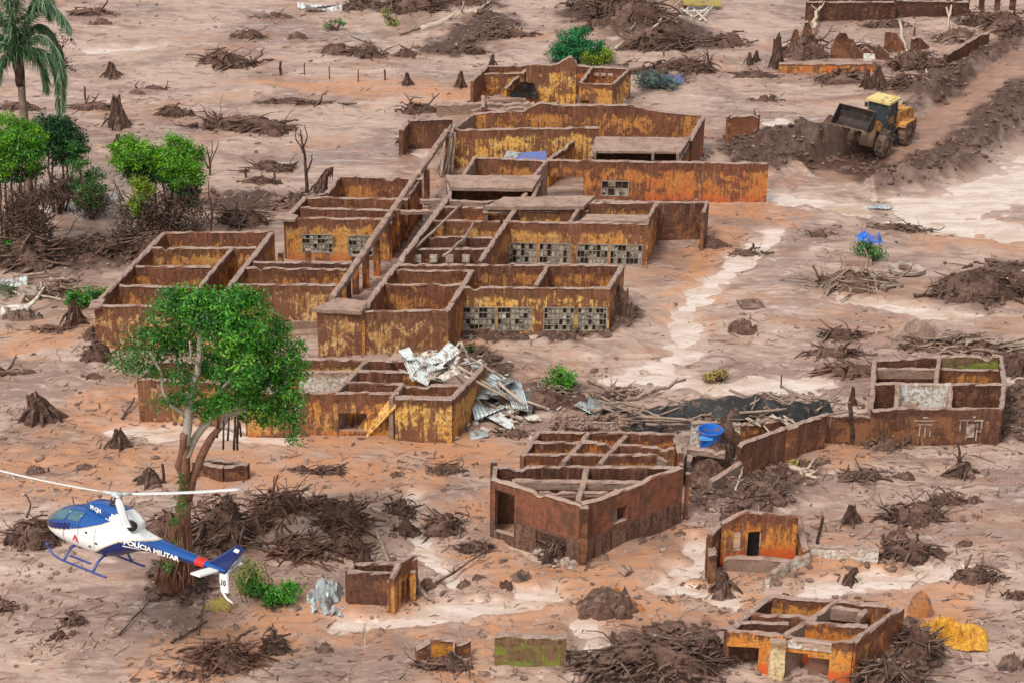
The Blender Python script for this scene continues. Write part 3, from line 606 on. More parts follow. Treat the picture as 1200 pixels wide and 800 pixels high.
# ---- left wing of the school
b = ruin('ruined_building', 'roofless ochre rooms in a row of cells behind the big green tree', 200, 345)
wall(b, 192, 272, 319, 271, H, 'brown', ext=.1); wall(b, 177, 290, 300, 290, H, 'ochre'); wall(b, 159, 312, 247, 312, H, 'brown'); wall(b, 140, 334, 236, 336, H, 'brown')
wall(b, 113, 357, 262, 359, H, 'ochre_dry', ext=.1); wall(b, 113, 355, 192, 272, H, 'brown', th=.28); wall(b, 272, 290, 218, 354, H, 'brown'); wall(b, 319, 271, 252, 356, H, 'ochre', th=.28)
slab(b, [(103, 362), (118, 359), (124, 350), (108, 351)], 2.62, .12, name='eave_slab')
for (x1, y1, x2, y2) in ((185, 329, 232, 329), (150, 352, 200, 351)): wall(b, x1, y1, x2, y2, 1.0, 'tile', th=.12, rag=.02, name='tiled_ledge')
# ---- low middle rooms
b = ruin('ruined_building', 'low roofless rooms between the far left cells and the long diagonal walkway beam', 340, 340)
wall(b, 297, 306, 411, 308, H, 'dark'); wall(b, 288, 313.5, 406, 315, H, 'brown'); wall(b, 274, 333, 394, 333, H, 'ochre_dry'); 
for x, y, hh in ((362, 330, 1.9), (330, 329, 1.7)): column(b, x, y, hh, .3, 'brown', 'pillar')
slab(b, [(300, 331), (392, 330), (398, 323), (310, 324)], 1.7, .3, name='mud_filled_floor')
for k, (y, x1, x2) in enumerate(((362, 318, 385), (372, 322, 380), (386, 330, 378))): slab(b, [(x1, y + 5), (x2, y + 5), (x2 - 3, y), (x1 + 5, y)], .85 - .3 * k, .9, name='step')
# ---- upper left block with windows
b = ruin('ruined_building', 'roofless ochre block with two louvre windows in its front, left end of the walkway', 400, 290)
wall(b, 396, 206, 493, 209, H, 'brown', ext=.1); wall(b, 357, 231, 478, 233, H, 'brown'); wall(b, 352, 243, 468, 246, H, 'brown')
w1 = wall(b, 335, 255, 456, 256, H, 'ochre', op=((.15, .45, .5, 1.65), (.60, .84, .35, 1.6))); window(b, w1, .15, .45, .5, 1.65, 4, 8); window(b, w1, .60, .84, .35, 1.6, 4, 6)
wall(b, 335, 255, 357, 231, H, 'brown', th=.28); wall(b, 357, 231, 382, 226, H, 'brown'); wall(b, 382, 227, 397, 206, H, 'brown', th=.26)
slab(b, [(322, 256), (345, 258), (350, 252), (326, 249)], 2.66, .14, name='eave_slab')
# ---- walkway: beam on columns and the wall along its right side
b = ruin('covered_walkway', 'long diagonal walkway of two muddy beams on orange columns between the blocks', 440, 320)
wall(b, 389, 347, 524, 151, 2.66, 'slab', th=.30, z0=2.30, name='beam', rag=.04)
for x, y in ((417, 345), (429, 340), (442, 324), (456, 305), (466, 291), (477, 275), (490, 254), (500, 240)): column(b, x, y, 2.3, .36, 'orange')
wall(b, 456, 256, 492, 211, 2.4, 'orange', th=.2, name='wall', z0=-.3)
wall(b, 424, 363, 526, 229, 2.68, 'brown', th=.30, name='wall')
slab(b, [(365, 362), (424, 365), (430, 353), (396, 349)], 2.72, .2, name='roof_slab', lump=.03)
wall(b, 492, 234, 528, 233, 2.5, 'slab', z0=2.25, name='beam', th=.2); wall(b, 468, 247, 513, 246, 2.5, 'slab', z0=2.28, name='beam', th=.2)
for k in range(9):
    mb = MB(); a = P(513 + k * 2.2, 201 + (k % 3) * 3, 0.2); pole(mb, a, P(524 + k * 1.2, 156 - (k % 4) * 3, 2.2 + .1 * k), .075, .06, wob=.05); link('pole', mb, M['log'], b, True)
# ---- centre rooms under the mud covered slab
b = ruin('ruined_building', 'central roofless rooms with a thick mud covered roof slab over a dark gap', 560, 260)
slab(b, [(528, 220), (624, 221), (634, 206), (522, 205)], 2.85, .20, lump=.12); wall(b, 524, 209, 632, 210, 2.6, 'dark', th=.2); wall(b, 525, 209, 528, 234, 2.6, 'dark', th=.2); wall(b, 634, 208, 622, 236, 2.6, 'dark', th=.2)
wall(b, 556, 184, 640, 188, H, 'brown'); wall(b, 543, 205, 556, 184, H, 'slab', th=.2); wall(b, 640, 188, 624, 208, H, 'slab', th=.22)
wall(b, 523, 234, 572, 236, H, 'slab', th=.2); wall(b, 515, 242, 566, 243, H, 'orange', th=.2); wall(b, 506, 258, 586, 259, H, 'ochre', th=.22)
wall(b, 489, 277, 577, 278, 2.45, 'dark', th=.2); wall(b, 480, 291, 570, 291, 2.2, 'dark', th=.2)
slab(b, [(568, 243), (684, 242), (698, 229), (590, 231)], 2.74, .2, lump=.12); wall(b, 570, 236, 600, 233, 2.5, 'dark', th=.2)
wall(b, 616, 226, 562, 306, H, 'brown', th=.26)
wall(b, 566, 248, 690, 246, 2.4, 'yellow', th=.2, op=((0, .28, 0, 2.2),))
for x1, y1, x2, y2 in ((486, 291, 541, 240), (541, 286, 555, 262), (520, 300, 548, 277)): mb = MB(); pole(mb, P(x1, y1, 2.4), P(x2, y2, 2.7), .09, .08, wob=.04); link('fallen_rafter', mb, M['log'], b, True)
for k in range(9):   # blocks of the broken inner wall
    x = 489 + (k % 5) * 19; y = 288 + (k // 5) * 15; mb = MB(); p = P(x, y, 1.75); mb.box(p, (.42, .16, .42)); link('wall_block', mb, M['white'], b)
# ---- right block of the centre
b = ruin('ruined_building', 'roofless block with a row of broken mud splashed windows, right of the central slab', 680, 290)
wall(b, 680, 238, 769, 237, H, 'ochre'); wall(b, 769, 237, 757, 262, H, 'ochre'); wall(b, 680, 240, 667, 261, H, 'slab', th=.2)
w1 = wall(b, 592, 259, 758, 262, H, 'ochre', op=((.01, .235, .1, 1.35), (.25, .475, .1, 1.35), (.51, .73, .1, 1.35), (.74, .965, .1, 1.35)), ext=.1)
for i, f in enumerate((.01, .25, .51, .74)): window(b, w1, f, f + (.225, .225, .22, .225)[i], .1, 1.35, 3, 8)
slab(b, [(680, 258), (757, 260), (762, 252), (688, 251)], 2.66, .14, lump=.06)
b = ruin('ruined_building', 'grey brown mud coated end wall with tall post, right of the broken windows', 800, 280)
wall(b, 768, 237, 829, 236, 2.45, 'dark', ext=.05); wall(b, 829, 236, 824, 249, 2.45, 'dark'); column(b, 813, 281, 2.5, .18, 'brown', 'post')
o = heap(779, 272, 26, 20, 'rounded muddy boulder against the grey brown end wall', 31, 'slab', 'boulder', 'boulder', None, 0, .25)
# ---- front block of the centre
b = ruin('ruined_building', 'front roofless block with a long row of grimy windows above the open mud', 620, 370)
wall(b, 462, 310, 729, 310, H, 'brown', ext=.05); wall(b, 457, 316, 551, 317, H, 'brown', th=.2)
wall(b, 446, 333, 541, 333, H, 'brown', op=((.42, .66, .2, 1.35),))
w1 = wall(b, 541, 336, 713, 337, H, 'yellow', op=((.015, .24, .15, 1.5), (.25, .485, .15, 1.5), (.56, .765, .15, 1.5), (.785, .985, .15, 1.5)), ext=.1)
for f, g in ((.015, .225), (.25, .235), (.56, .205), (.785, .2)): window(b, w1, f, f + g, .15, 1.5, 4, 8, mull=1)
wall(b, 729, 310, 713, 337, H, 'ochre_dry', th=.26); wall(b, 553, 316, 529, 355, H, 'brown', th=.26); wall(b, 641, 312, 628, 334, H, 'brown', th=.24)
wall(b, 373, 364, 524, 363, H, 'ochre_dry', ext=.06); wall(b, 524, 363, 530, 353, H, 'orange', th=.26)
wall(b, 373, 364, 396, 340, 1.4, 'brown')
column(b, 405, 417, 2.5, .2, 'ochre', 'pilaster')
# ---- upper block
b = ruin('ruined_building', 'uppermost large roofless hall with a wavy broken back wall and patches of yellow paint', 660, 180)
wall(b, 554, 131, 824, 135, H, 'brown', prof=[(552, 134), (575, 131), (613, 130), (624, 124), (633, 119.5), (659, 123), (700, 123), (733, 122), (745, 124), (760, 128), (784, 131), (823, 135)], th=.28)
wall(b, 529, 152, 702, 149, H, 'yellow', th=.26); wall(b, 529, 152, 556, 132, 2.5, 'slab'); wall(b, 529, 152, 524, 160, 2.4, 'orange')
wall(b, 824, 135, 793, 189, H, 'orange', prof=[(824, 136), (816, 150), (806, 168), (794, 189)], th=.26)
slab(b, [(694, 177), (798, 178), (809, 161), (702, 160)], 2.95, .14, lump=.05); wall(b, 702, 163, 812, 164, 2.7, 'dark', th=.2); wall(b, 700, 162, 694, 184, 2.7, 'dark', th=.2); 
for x, y in ((697, 182), (765, 183), (794, 184)): mb = MB(); p = P(x, y, 2.7); mb.box(p, (.16, .16, .5)); link('slab_prop', mb, M['slab'], b)
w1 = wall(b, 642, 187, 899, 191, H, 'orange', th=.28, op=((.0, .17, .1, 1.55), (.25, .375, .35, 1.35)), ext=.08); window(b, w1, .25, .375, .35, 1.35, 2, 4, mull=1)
wall(b, 642, 187, 672, 165, 1.9, 'brown'); wall(b, 700, 160, 692, 187, 2.6, 'brown')
wall(b, 478, 141, 530, 139, 1.9, 'dark'); wall(b, 478, 141, 470, 152, 1.8, 'dark', th=.3)
# ---- small pieces of wall
b = ruin('standing_wall', 'short free standing mud brown wall left of the rubble heap and the loader', 870, 172); b['category'] = 'wall'
wall(b, 853, 136, 889, 135, 2.0, 'brown', th=.3, prof=[(853, 138), (860, 135), (870, 136), (880, 134), (889, 137)]); wall(b, 853, 137, 858, 132, 2.0, 'brown'); wall(b, 889, 135, 886, 128, 1.9, 'dark')
# ---- topmost ruin
b = ruin('ruined_building', 'small yellow ruin with a tall stub of wall in front of the emerald bush', 650, 120)
wall(b, 571, 77, 620, 77, 2.0, 'brown'); wall(b, 571, 77, 553, 95, 2.0, 'brown'); wall(b, 562, 86, 614, 85, 1.8, 'ochre'); wall(b, 620, 77, 592, 103, 1.9, 'brown', H2=1.2)
wall(b, 617, 76, 658, 75, 2.8, 'yellow', prof=[(617, 76), (630, 76), (645, 76), (654, 74), (658, 71)]); wall(b, 657, 72, 676, 73, 3.0, 'yellow', th=.45, prof=[(657, 72), (664, 68), (669, 64), (673, 70), (676, 73)])
wall(b, 694, 78, 736, 80, 2.2, 'brown'); wall(b, 694, 78, 680, 97, 2.2, 'brown', th=.2); wall(b, 676, 76, 694, 78, 2.2, 'orange', th=.2)
wall(b, 679, 97, 718, 98, 2.2, 'ochre', op=((.05, .30, 0, 1.0), (.38, .58, 0, 1.0))); wall(b, 738, 80, 718, 98, 2.2, 'yellow', op=((.15, .4, 0, 1.7),))
slab(b, [(736, 82), (752, 78), (757, 72), (738, 73)], 2.3, .15, name='eave_slab')
for k in range(4): mb = MB(); p = P(699 + k * 8, 87.5, 1.7); mb.box(p, (.34, .18, .18)); link('ceiling_block', mb, M['white'], b)
slab(b, [(572, 118), (612, 116), (603, 110), (580, 111)], .5, .2, name='fallen_slab'); 
mb = MB(); mb.add([P(597, 114, .5), P(630, 116, .5), P(626, 98, 1.6), P(612, 96, 1.9), P(597, 110, .6)], [(0, 1, 2, 3, 4)]); 
for dz in (0,): mb.add([P(597, 114, .42), P(630, 116, .42), P(626, 98, 1.5), P(612, 96, 1.8), P(597, 110, .5)], [(4, 3, 2, 1, 0)])
link('sagging_sheet', mb, M['black'], b)
b = ruin('low_wall', 'two low muddy wall stubs lying across the mud below the small yellow ruin', 570, 125); b['category'] = 'wall'
wall(b, 512, 122, 626, 120, .9, 'slab', th=.4, rag=.12); wall(b, 552, 128, 622, 126, .8, 'slab', th=.3, rag=.1); wall(b, 566, 112, 566, 126, 1.3, 'brown', th=.25)
# ---- building with the scrap heap (lower left)
b = ruin('ruined_building', 'yellow ochre roofless building with scrap metal thrown over its right end', 430, 500)
HB = 2.35
wall(b, 340, 419, 430, 421, HB, 'yellow', th=.22); wall(b, 425, 421, 520, 423, HB, 'brown'); wall(b, 430, 421, 392, 459, HB, 'slab', th=.24); wall(b, 420, 434, 472, 435, HB, 'brown'); wall(b, 404, 447, 540, 451, HB, 'brown')
wall(b, 350, 435, 412, 434, 2.0, 'white', th=.2)
wall(b, 290, 458, 466, 460, HB, 'ochre', op=((.30, .345, 0, 1.6), (.60, .79, .35, 1.3)), ext=.05)
wall(b, 463, 464, 530, 466, HB, 'yellow', th=.42, rag=.03); wall(b, 529, 466, 566, 428, HB, 'ochre', th=.26); wall(b, 471, 449, 458, 466, HB, 'slab')
wall(b, 163, 443, 250, 446, HB, 'ochre_dry', op=((.62, .8, 0, 1.7),)); wall(b, 250, 446, 292, 458, HB, 'ochre_dry', op=((.1, .9, 0, 1.6),)); wall(b, 163, 443, 182, 422, HB, 'brown'); wall(b, 182, 422, 250, 424, 2.0, 'brown')
mb = MB(); q = [P(462, 466, 2.25), P(465, 476, 2.0), P(430, 512, .05), P(416, 508, 0.), P(436, 478, 1.3)]; mb.prism(q, (.0, .22, 0)); mb.at['rel'] = [.45] * len(mb.v); mb.at['su'] = [0.] * len(mb.v); link('stair_side', mb, M['yellow'], b)
# ---- brick house
b = ruin('brick_house', 'roofless red brick house with open roof beams in the middle of the lower scene', 690, 640)
HC = 3.0
wall(b, 578, 560, 681, 590, HC, 'brick', prof=[(578, 561), (600, 567), (629, 574), (655, 582), (681, 589)], op=((.06, .24, 1.2, 2.5),), th=.24)
bpy.data.objects.remove(b.children[0]); 
w1 = wall(b, 578, 560, 681, 590, HC, 'brick', op=((.05, .27, .5, 2.55), (.52, .86, -.2, 1.15)), th=.24, ext=.05, rag=.03)
w2 = wall(b, 681, 590, 799, 546, HC, 'brick', prof=[(681, 589), (700, 584), (717, 577), (728, 574), (757, 562), (762, 558), (799, 546)], op=((.30, .44, 1.45, 2.2),), th=.24, rag=.03)
wall(b, 581, 546, 797, 546, HC, 'dark', th=.22); wall(b, 578, 560, 581, 546, HC, 'dark')
wall(b, 600, 562, 752, 563, HC, 'slab', z0=2.6, th=.24, name='beam'); wall(b, 632, 575, 712, 576, HC - .02, 'slab', z0=2.75, th=.14, name='beam'); wall(b, 688, 546, 677, 587, HC + .04, 'slab', z0=2.7, th=.24, name='beam')
column(b, 682, 664, 2.95, .36, 'dark', 'corner_pillar'); column(b, 578, 607, 2.9, .3, 'dark', 'corner_pillar'); column(b, 629, 645, 2.7, .34, 'dark', 'pillar')
column(b, 719, 643, 2.95, .16, 'slab', 'post'); column(b, 803, 612, 2.5, .2, 'dark', 'post')
wall(b, 642, 553, 648, 565, 2.4, 'dark', th=.2); wall(b, 700, 560, 740, 560, 2.2, 'orange', th=.2)
b = ruin('ruined_building', 'row of roofless orange rooms behind the brick house, under the fallen clay tiles', 700, 540)
HD = 2.2
wall(b, 631, 505, 790, 507, HD, 'orange', th=.2); wall(b, 620, 517, 700, 517, HD, 'orange', th=.2); wall(b, 700, 518, 790, 524, HD, 'ochre', th=.2); wall(b, 613, 531, 770, 532, HD, 'orange', th=.2)
wall(b, 631, 505, 612, 533, HD, 'brown', th=.2); wall(b, 690, 506, 660, 540, HD, 'slab', th=.2); wall(b, 733, 508, 703, 542, HD, 'slab', th=.2); wall(b, 790, 507, 797, 530, HD - .2, 'orange', th=.22); wall(b, 760, 530, 783, 540, 2.1, 'slab', th=.16)
# fallen tile roof
b = thing('tile_roof', 'strip of fallen clay roof tiles behind the orange rooms', 'roof', P(705, 492), None)
mb = MB(); A0, A1, B0, B1 = P(634, 503, .5), P(790, 505, .6), P(650, 484, .3), P(780, 487, .45); rg = random.Random(4)
for i in range(38):
    for j in range(6):
        if rg.random() < .28 + .2 * (i > 26) + .3 * (j == 5): continue
        a = (i + .5 + rg.uniform(-.12, .12)) / 38; q0, q1 = A0.lerp(A1, a), B0.lerp(B1, a); p = q0.lerp(q1, j / 6 + rg.uniform(-.06, .06)); e = q0.lerp(q1, (j + 1.12) / 6); p = p + Vector((0, 0, .03 * rg.random() + .05)); e = e + Vector((rg.gauss(0, .06), 0, -.02 + rg.gauss(0, .03)))
        d = (e - p); sd_ = d.cross(Vector((0, 0, 1))).normalized(); upv = sd_.cross(d).normalized(); vs = []
        for t0 in (p, e):
            for k in range(5): an = math.pi * k / 4; vs.append(t0 + sd_ * math.cos(an) * .10 + upv * math.sin(an) * .085)
            for k in range(5): an = math.pi * (4 - k) / 4; vs.append(t0 + sd_ * math.cos(an) * .085 + upv * (math.sin(an) * .07 - .005))
        mb.add(vs, [(k, (k + 1) % 10, 10 + (k + 1) % 10, 10 + k) for k in range(10)] + [tuple(range(9, -1, -1)), tuple(range(10, 20))])
o = link('roof_tiles', mb, M['tilec'], b); o['kind'] = 'stuff'
# ---- boundary wall and collapsed roof
b = ruin('boundary_wall', 'long dark boundary wall running away from the brick house to the far right house', 900, 540); b['category'] = 'wall'
wall(b, 832, 562, 867, 541, 1.1, 'slab', th=.26, rag=.03); wall(b, 866, 519, 922, 499, 1.9, 'dark', th=.24, z0=-.6); wall(b, 922, 499, 967, 485, 1.8, 'dark', th=.24); wall(b, 967, 485, 1024, 488, 1.5, 'dark', th=.24); wall(b, 921, 501, 934, 497, 1.86, 'ochre', th=.32, rag=.02)
b = thing('collapsed_roof', 'black sagging roof sheeting on broken timbers behind the blue water tank', 'roof', P(850, 485))
nx, ny = 26, 6; vs = []
top = [(735, 485), (780, 475), (830, 466), (865, 464), (895, 464), (915, 473), (940, 471), (972, 469)]; zt = [.9, 1.3, 1.9, 2.0, 2.0, 1.7, 1.7, 1.5]
for lay in (0, .04):
    for j in range(ny + 1):
        for i in range(nx + 1):
            a = i / nx * (len(top) - 1); k = min(int(a), len(top) - 2); f = a - k; x = top[k][0] * (1 - f) + top[k + 1][0] * f; y = top[k][1] * (1 - f) + top[k + 1][1] * f; z = zt[k] * (1 - f) + zt[k + 1] * f
            p = P(x, y, z); t = j / ny; p = p + Vector((t * .3, -t * (1.1 + .7 * math.sin(i * .7 + 1)), -t * (.35 + .5 * math.sin(i * .9) ** 2 * t) - .10 * math.sin(i * 1.7 + j) - lay)); vs.append(p)
N = (nx + 1) * (ny + 1); fs = [(j * (nx + 1) + i, j * (nx + 1) + i + 1, (j + 1) * (nx + 1) + i + 1, (j + 1) * (nx + 1) + i) for j in range(ny) for i in range(nx)]
mb = MB(); mb.add(vs, fs + [tuple(N + k for k in reversed(f)) for f in fs]); link('black_sheeting', mb, M['black'], b, True)
rg = random.Random(9); mb = MB()
for k in range(95):
    x = rg.uniform(715, 975); y = 486 + rg.uniform(-14, 12) - (x > 900) * 8; a = P(x, y, rg.uniform(.4, 1.8)); an = rg.choice((0.2, .5, 2.6, 2.9, 1.2)) + rg.uniform(-.3, .3); L = rg.uniform(.8, 2.6); pole(mb, a, a + Vector((math.cos(an) * L, math.sin(an) * L * .8, rg.uniform(-.5, .4))), rg.uniform(.025, .085), wob=.03, rng=rg)
link('broken_timbers', mb, M['log'], b, True)['kind'] = 'stuff'; mb = MB()
for k in range(9):
    a = P(880 + rg.uniform(-12, 40), 488 + rg.uniform(-4, 3), 1.5 + rg.uniform(0, .3)); pole(mb, a, a + Vector((rg.uniform(.5, 1.2), rg.uniform(-.9, -.3), rg.uniform(-.3, .1))), .05, .04, rng=rg)
link('pale_rafters', mb, M['pole'], b, True)['kind'] = 'stuff'
wall(b, 810, 493, 868, 495, 1.5, 'white', th=.22, name='wall', rag=.08); wall(b, 800, 522, 850, 529, 1.4, 'slab', th=.3, z0=1.1, name='lintel'); wall(b, 803, 524, 798, 545, 1.5, 'dark', name='wall'); wall(b, 868, 496, 930, 490, 1.5, 'brown', th=.22, name='wall', rag=.1)
# mud bank beside the boundary wall
mb = MB()
for k in range(9): t = k / 8; p = P(818 + 42 * t, 572 - 62 * t); dome(mb, (p.x, p.y, 0), 1.0, .9, .75 + 1.0 * t + .15 * math.sin(k * 2.2), 40 + k, 14, 5, rough=.4)
tag(link('earth_bank', mb, M['earth'], None, False, P(835, 550)), 'ridge of brown earth piled along the left side of the boundary wall', 'earth bank')
# ---- right hand house
b = ruin('ruined_building', 'dark brown roofless house at the right edge with two white window grilles', 1100, 510)
HE = 1.95
wall(b, 1025, 421, 1101, 417, HE, 'dark', th=.24); wall(b, 1102, 415, 1173, 417, HE, 'moss', th=.3, rag=.1); wall(b, 1025, 421, 1021, 478, HE, 'slab', th=.22); wall(b, 1101, 416, 1097, 448, HE, 'slab', th=.2)
wall(b, 1028, 431, 1098, 431, HE - .2, 'slab', th=.16, z0=1.2); wall(b, 1099, 431, 1173, 433, 1.5, 'brown', th=.2)
wall(b, 1024, 449, 1052, 448, HE, 'dark', th=.2); wall(b, 1050, 448, 1114, 449, HE, 'tile', th=.2, op=((.14, .44, .1, .95),)); wall(b, 1114, 449, 1178, 449, HE, 'dark', th=.2)
wall(b, 1052, 448, 1050, 477, HE, 'slab', th=.2); wall(b, 1114, 449, 1113, 476, HE, 'slab', th=.2); wall(b, 1178, 448, 1173, 478, HE, 'dark', th=.24); wall(b, 1173, 417, 1177, 448, HE, 'dark', th=.2)
w1 = wall(b, 1022, 481, 1052, 477, HE, 'dark', th=.22); w1 = wall(b, 1050, 477, 1174, 478, HE, 'dark', th=.24)
A_, u_, L_, n_, t_ = o_info[w1.name]; n_ = n_ if n_.y < 0 else -n_; rot_ = Matrix((u_, -n_, Vector((0, 0, 1)))).transposed()
for f0, lay in ((.19, [(0, .62, 1.1, .05), (0, .42, .7, .045), (-.25, .1, .05, .62), (0, .1, .06, .7), (.25, .1, .05, .62), (-.05, .8, .25, .05)]), (.62, [(0, .66, 1.15, .06), (-.5, .35, .06, .6), (.5, .4, .06, .5), (-.18, .1, .05, .95), (0, .12, .38, .7), (.3, .05, .06, .9), (.1, .85, .12, .08), (.42, .1, .2, .05)])):
    mb = MB(); c = A_ + u_ * (L_ * (f0 + .1)) + n_ * (t_ / 2 + .012) + Vector((0, 0, 1.0))
    for i, (s, z, ww, hh) in enumerate(lay): mb.box(c + u_ * s + Vector((0, 0, z - .3)) + n_ * .006 * i, (ww, .05, hh), rot_)
    link('window_grille', mb, M['stone'], b)
# ---- orange hut
b = ruin('ruined_building', 'small bright orange ruined hut with a gabled wall and a doorway, lower right', 885, 655)
wall(b, 846, 611, 935, 604, 2.3, 'flame', prof=[(846, 611), (860, 604), (873, 598), (890, 600), (915, 601), (935, 604)], op=((.16, .27, .9, 1.8), (.34, .54, .2, 1.75)), th=.22)
wall(b, 832, 626, 846, 611, 2.1, 'dark', th=.24); wall(b, 848, 651, 925, 655, .75, 'slab', th=.28, rag=.06); wall(b, 935, 604, 945, 645, 1.8, 'ochre', H2=.7, th=.3); wall(b, 832, 628, 836, 650, 1.5, 'dark', th=.3)
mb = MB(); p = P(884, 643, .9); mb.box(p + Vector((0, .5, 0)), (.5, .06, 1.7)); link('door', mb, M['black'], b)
b = ruin('low_wall', 'broken low whitish wall zigzagging right of the orange hut', 950, 655); b['category'] = 'wall'
wall(b, 900, 672, 922, 655, .8, 'white', rag=.15); wall(b, 922, 655, 948, 648, .7, 'white', rag=.15); wall(b, 945, 636, 1030, 643, .75, 'white', th=.3, rag=.12)
# ---- bottom right house
b = ruin('ruined_building', 'orange and red roofless house with a cream pillar at the bottom right of the picture', 960, 775)
HF = 2.1
wall(b, 903, 697, 980, 703, HF, 'flame', th=.24, rag=.08); wall(b, 980, 703, 1057, 710, HF, 'orange', th=.24, rag=.08); wall(b, 903, 697, 852, 738, HF, 'dark', th=.26, rag=.08)
wall(b, 878, 717, 957, 723, HF, 'orange', th=.22, rag=.08); wall(b, 860, 727, 924, 729, HF, 'dark', th=.22); wall(b, 943, 728, 1017, 733, HF, 'flame', th=.22, rag=.08)
wall(b, 851, 738, 920, 742, HF, 'flame', op=((.02, .58, -.2, 1.45), (.93, 1., -.2, 1.5)), th=.24, rag=.08)
wall(b, 920, 742, 1000, 750, HF, 'flame', op=((.03, .36, -.2, 1.35), (.36, .68, .2, 1.2)), th=.22, prof=[(920, 742), (935, 749), (955, 750), (975, 751), (1000, 749)])
wall(b, 980, 703, 943, 728, HF, 'slab', th=.2); wall(b, 943, 728, 919, 743, HF, 'slab', th=.2); wall(b, 1057, 710, 1000, 750, HF, 'orange', th=.26, rag=.06); wall(b, 1014, 713, 1006, 722, HF, 'slab', th=.2); wall(b, 974, 710, 1016, 715, HF - .05, 'slab', th=.2, z0=1.5)
column(b, 908, 797, 1.95, .58, 'cream', 'pillar'); 
wall(b, 923, 746, 975, 752, 1.95, 'white', th=.26, z0=1.55, name='painted_lintel'); wall(b, 978, 752, 998, 753, 1.9, 'white', th=.28, z0=.6, name='painted_panel')
mb = MB(); p = P(961, 778, .7); mb.box(p, (.9, .06, 1.0)); link('door', mb, M['door'], b)
# ---- box shaped hut, walls and pillars at the bottom
b = ruin('ruined_building', 'small box shaped brown hut with slotted side, lower left of centre', 445, 712)
wall(b, 407, 669, 459, 670, 1.75, 'dark', th=.24, rag=.02); wall(b, 416, 659, 468, 659, 1.75, 'dark', th=.22); wall(b, 407, 669, 416, 659, 1.75, 'dark')
wall(b, 459, 676, 486, 650, 1.75, 'brown', prof=[(459, 677), (463, 668), (467, 660), (478, 654), (486, 649)], op=((.12, .2, -.2, 1.3), (.3, .45, -.2, 1.2), (.52, .64, .2, 1.2)), th=.24); wall(b, 468, 659, 488, 652, 1.8, 'brown', th=.22)
column(b, 457, 717, 1.5, .2, 'ochre', 'post'); column(b, 467, 710, 1.4, .18, 'ochre', 'post'); column(b, 484, 703, 1.4, .25, 'ochre', 'post')
b = ruin('low_wall', 'low solid brown block of wall behind the trunk of the big tree', 255, 562); b['category'] = 'wall'
wall(b, 226, 539, 257, 537, 1.0, 'dark', th=.3); wall(b, 257, 537, 291, 543, 1.0, 'dark', th=.3); wall(b, 226, 539, 262, 546, .95, 'dark', th=.3); wall(b, 262, 546, 291, 543, .95, 'dark', th=.25)
b = ruin('door_fragment', 'small square of bright orange painted wall standing in dark rubble at the bottom edge', 518, 780); b['category'] = 'wall'
wall(b, 504, 748, 531, 748, 1.25, make_plaster('bright_orange_plaster', (.56, .25, .02), (.46, .17, .02), .2, None, seed=15), th=.2, rag=.02); wall(b, 534, 752, 551, 748, 1.0, 'brown', prof=[(534, 754), (543, 752), (551, 747)], th=.16); wall(b, 487, 757, 504, 748, .9, 'dark', th=.4, H2=1.2)
b = ruin('mossy_wall', 'broad free standing wall with bright green moss at the bottom edge', 622, 790); b['category'] = 'wall'
wall(b, 580, 742, 664, 744, 1.65, 'moss', th=.34, rag=.08)
# ---- top right
b = ruin('ruined_building', 'long dark brown building across the top right corner with a row of openings', 1040, 25)
wall(b, 945, 2, 1050, 2, 1.6, 'deep', th=.3, z0=-.4); wall(b, 1050, 0, 1135, 2, 1.6, 'deep', th=.3); wall(b, 950, -20, 1130, -20, 1.9, 'deep')
wall(b, 1135, -4, 1215, -4, 1.9, 'deep', op=((.02, .17, .85, 1.7), (.24, .4, .85, 1.7), (.47, .62, .85, 1.7), (.7, .85, .85, 1.7)), th=.3)
for f, g in ((1137, 14), (1160, 12)): wall(b, f, 12, f + g + 26, 13, .85, 'brown', th=.5, name='sill')
b = ruin('ruined_building', 'shattered foundation with jagged wall stubs and a red lower course, upper right', 985, 90)
wall(b, 913, 74, 1025, 74, .75, make_plaster('red_foundation', (.62, .16, .04), (.62, .28, .07), .38, None, seed=17), th=.4, rag=.05); wall(b, 974, 62, 1010, 62, .5, 'dark', prof=[(972, 60), (977, 50), (984, 38), (990, 36), (994, 44), (1000, 46), (1004, 56), (1010, 62)], th=.35)
wall(b, 926, 55, 966, 58, .4, 'dark', prof=[(926, 50), (929, 34), (935, 33), (937, 46), (941, 42), (943, 26), (949, 25), (951, 40), (957, 44), (960, 55), (966, 57)], th=.3); wall(b, 1010, 62, 1042, 64, .5, 'dark', prof=[(1008, 60), (1015, 54), (1022, 62), (1030, 52), (1042, 63)], th=.25)
wall(b, 1036, 57, 1064, 57, .4, 'brown', prof=[(1030, 40), (1042, 36), (1050, 38), (1056, 48), (1064, 57)], th=.2); wall(b, 1068, 56, 1088, 52, .5, 'dark', prof=[(1068, 43), (1078, 44), (1090, 56)], th=.25)
wall(b, 1108, 64, 1145, 42, 1.1, 'dark', th=.3); wall(b, 1145, 42, 1158, 38, 1.0, 'dark', th=.3); column(b, 908, 78, 2.1, .45, 'dark', 'pillar')
slab(b, [(1012, 70), (1026, 70), (1025, 63), (1012, 63)], .9, .1, mat='plastic_w', name='white_block')
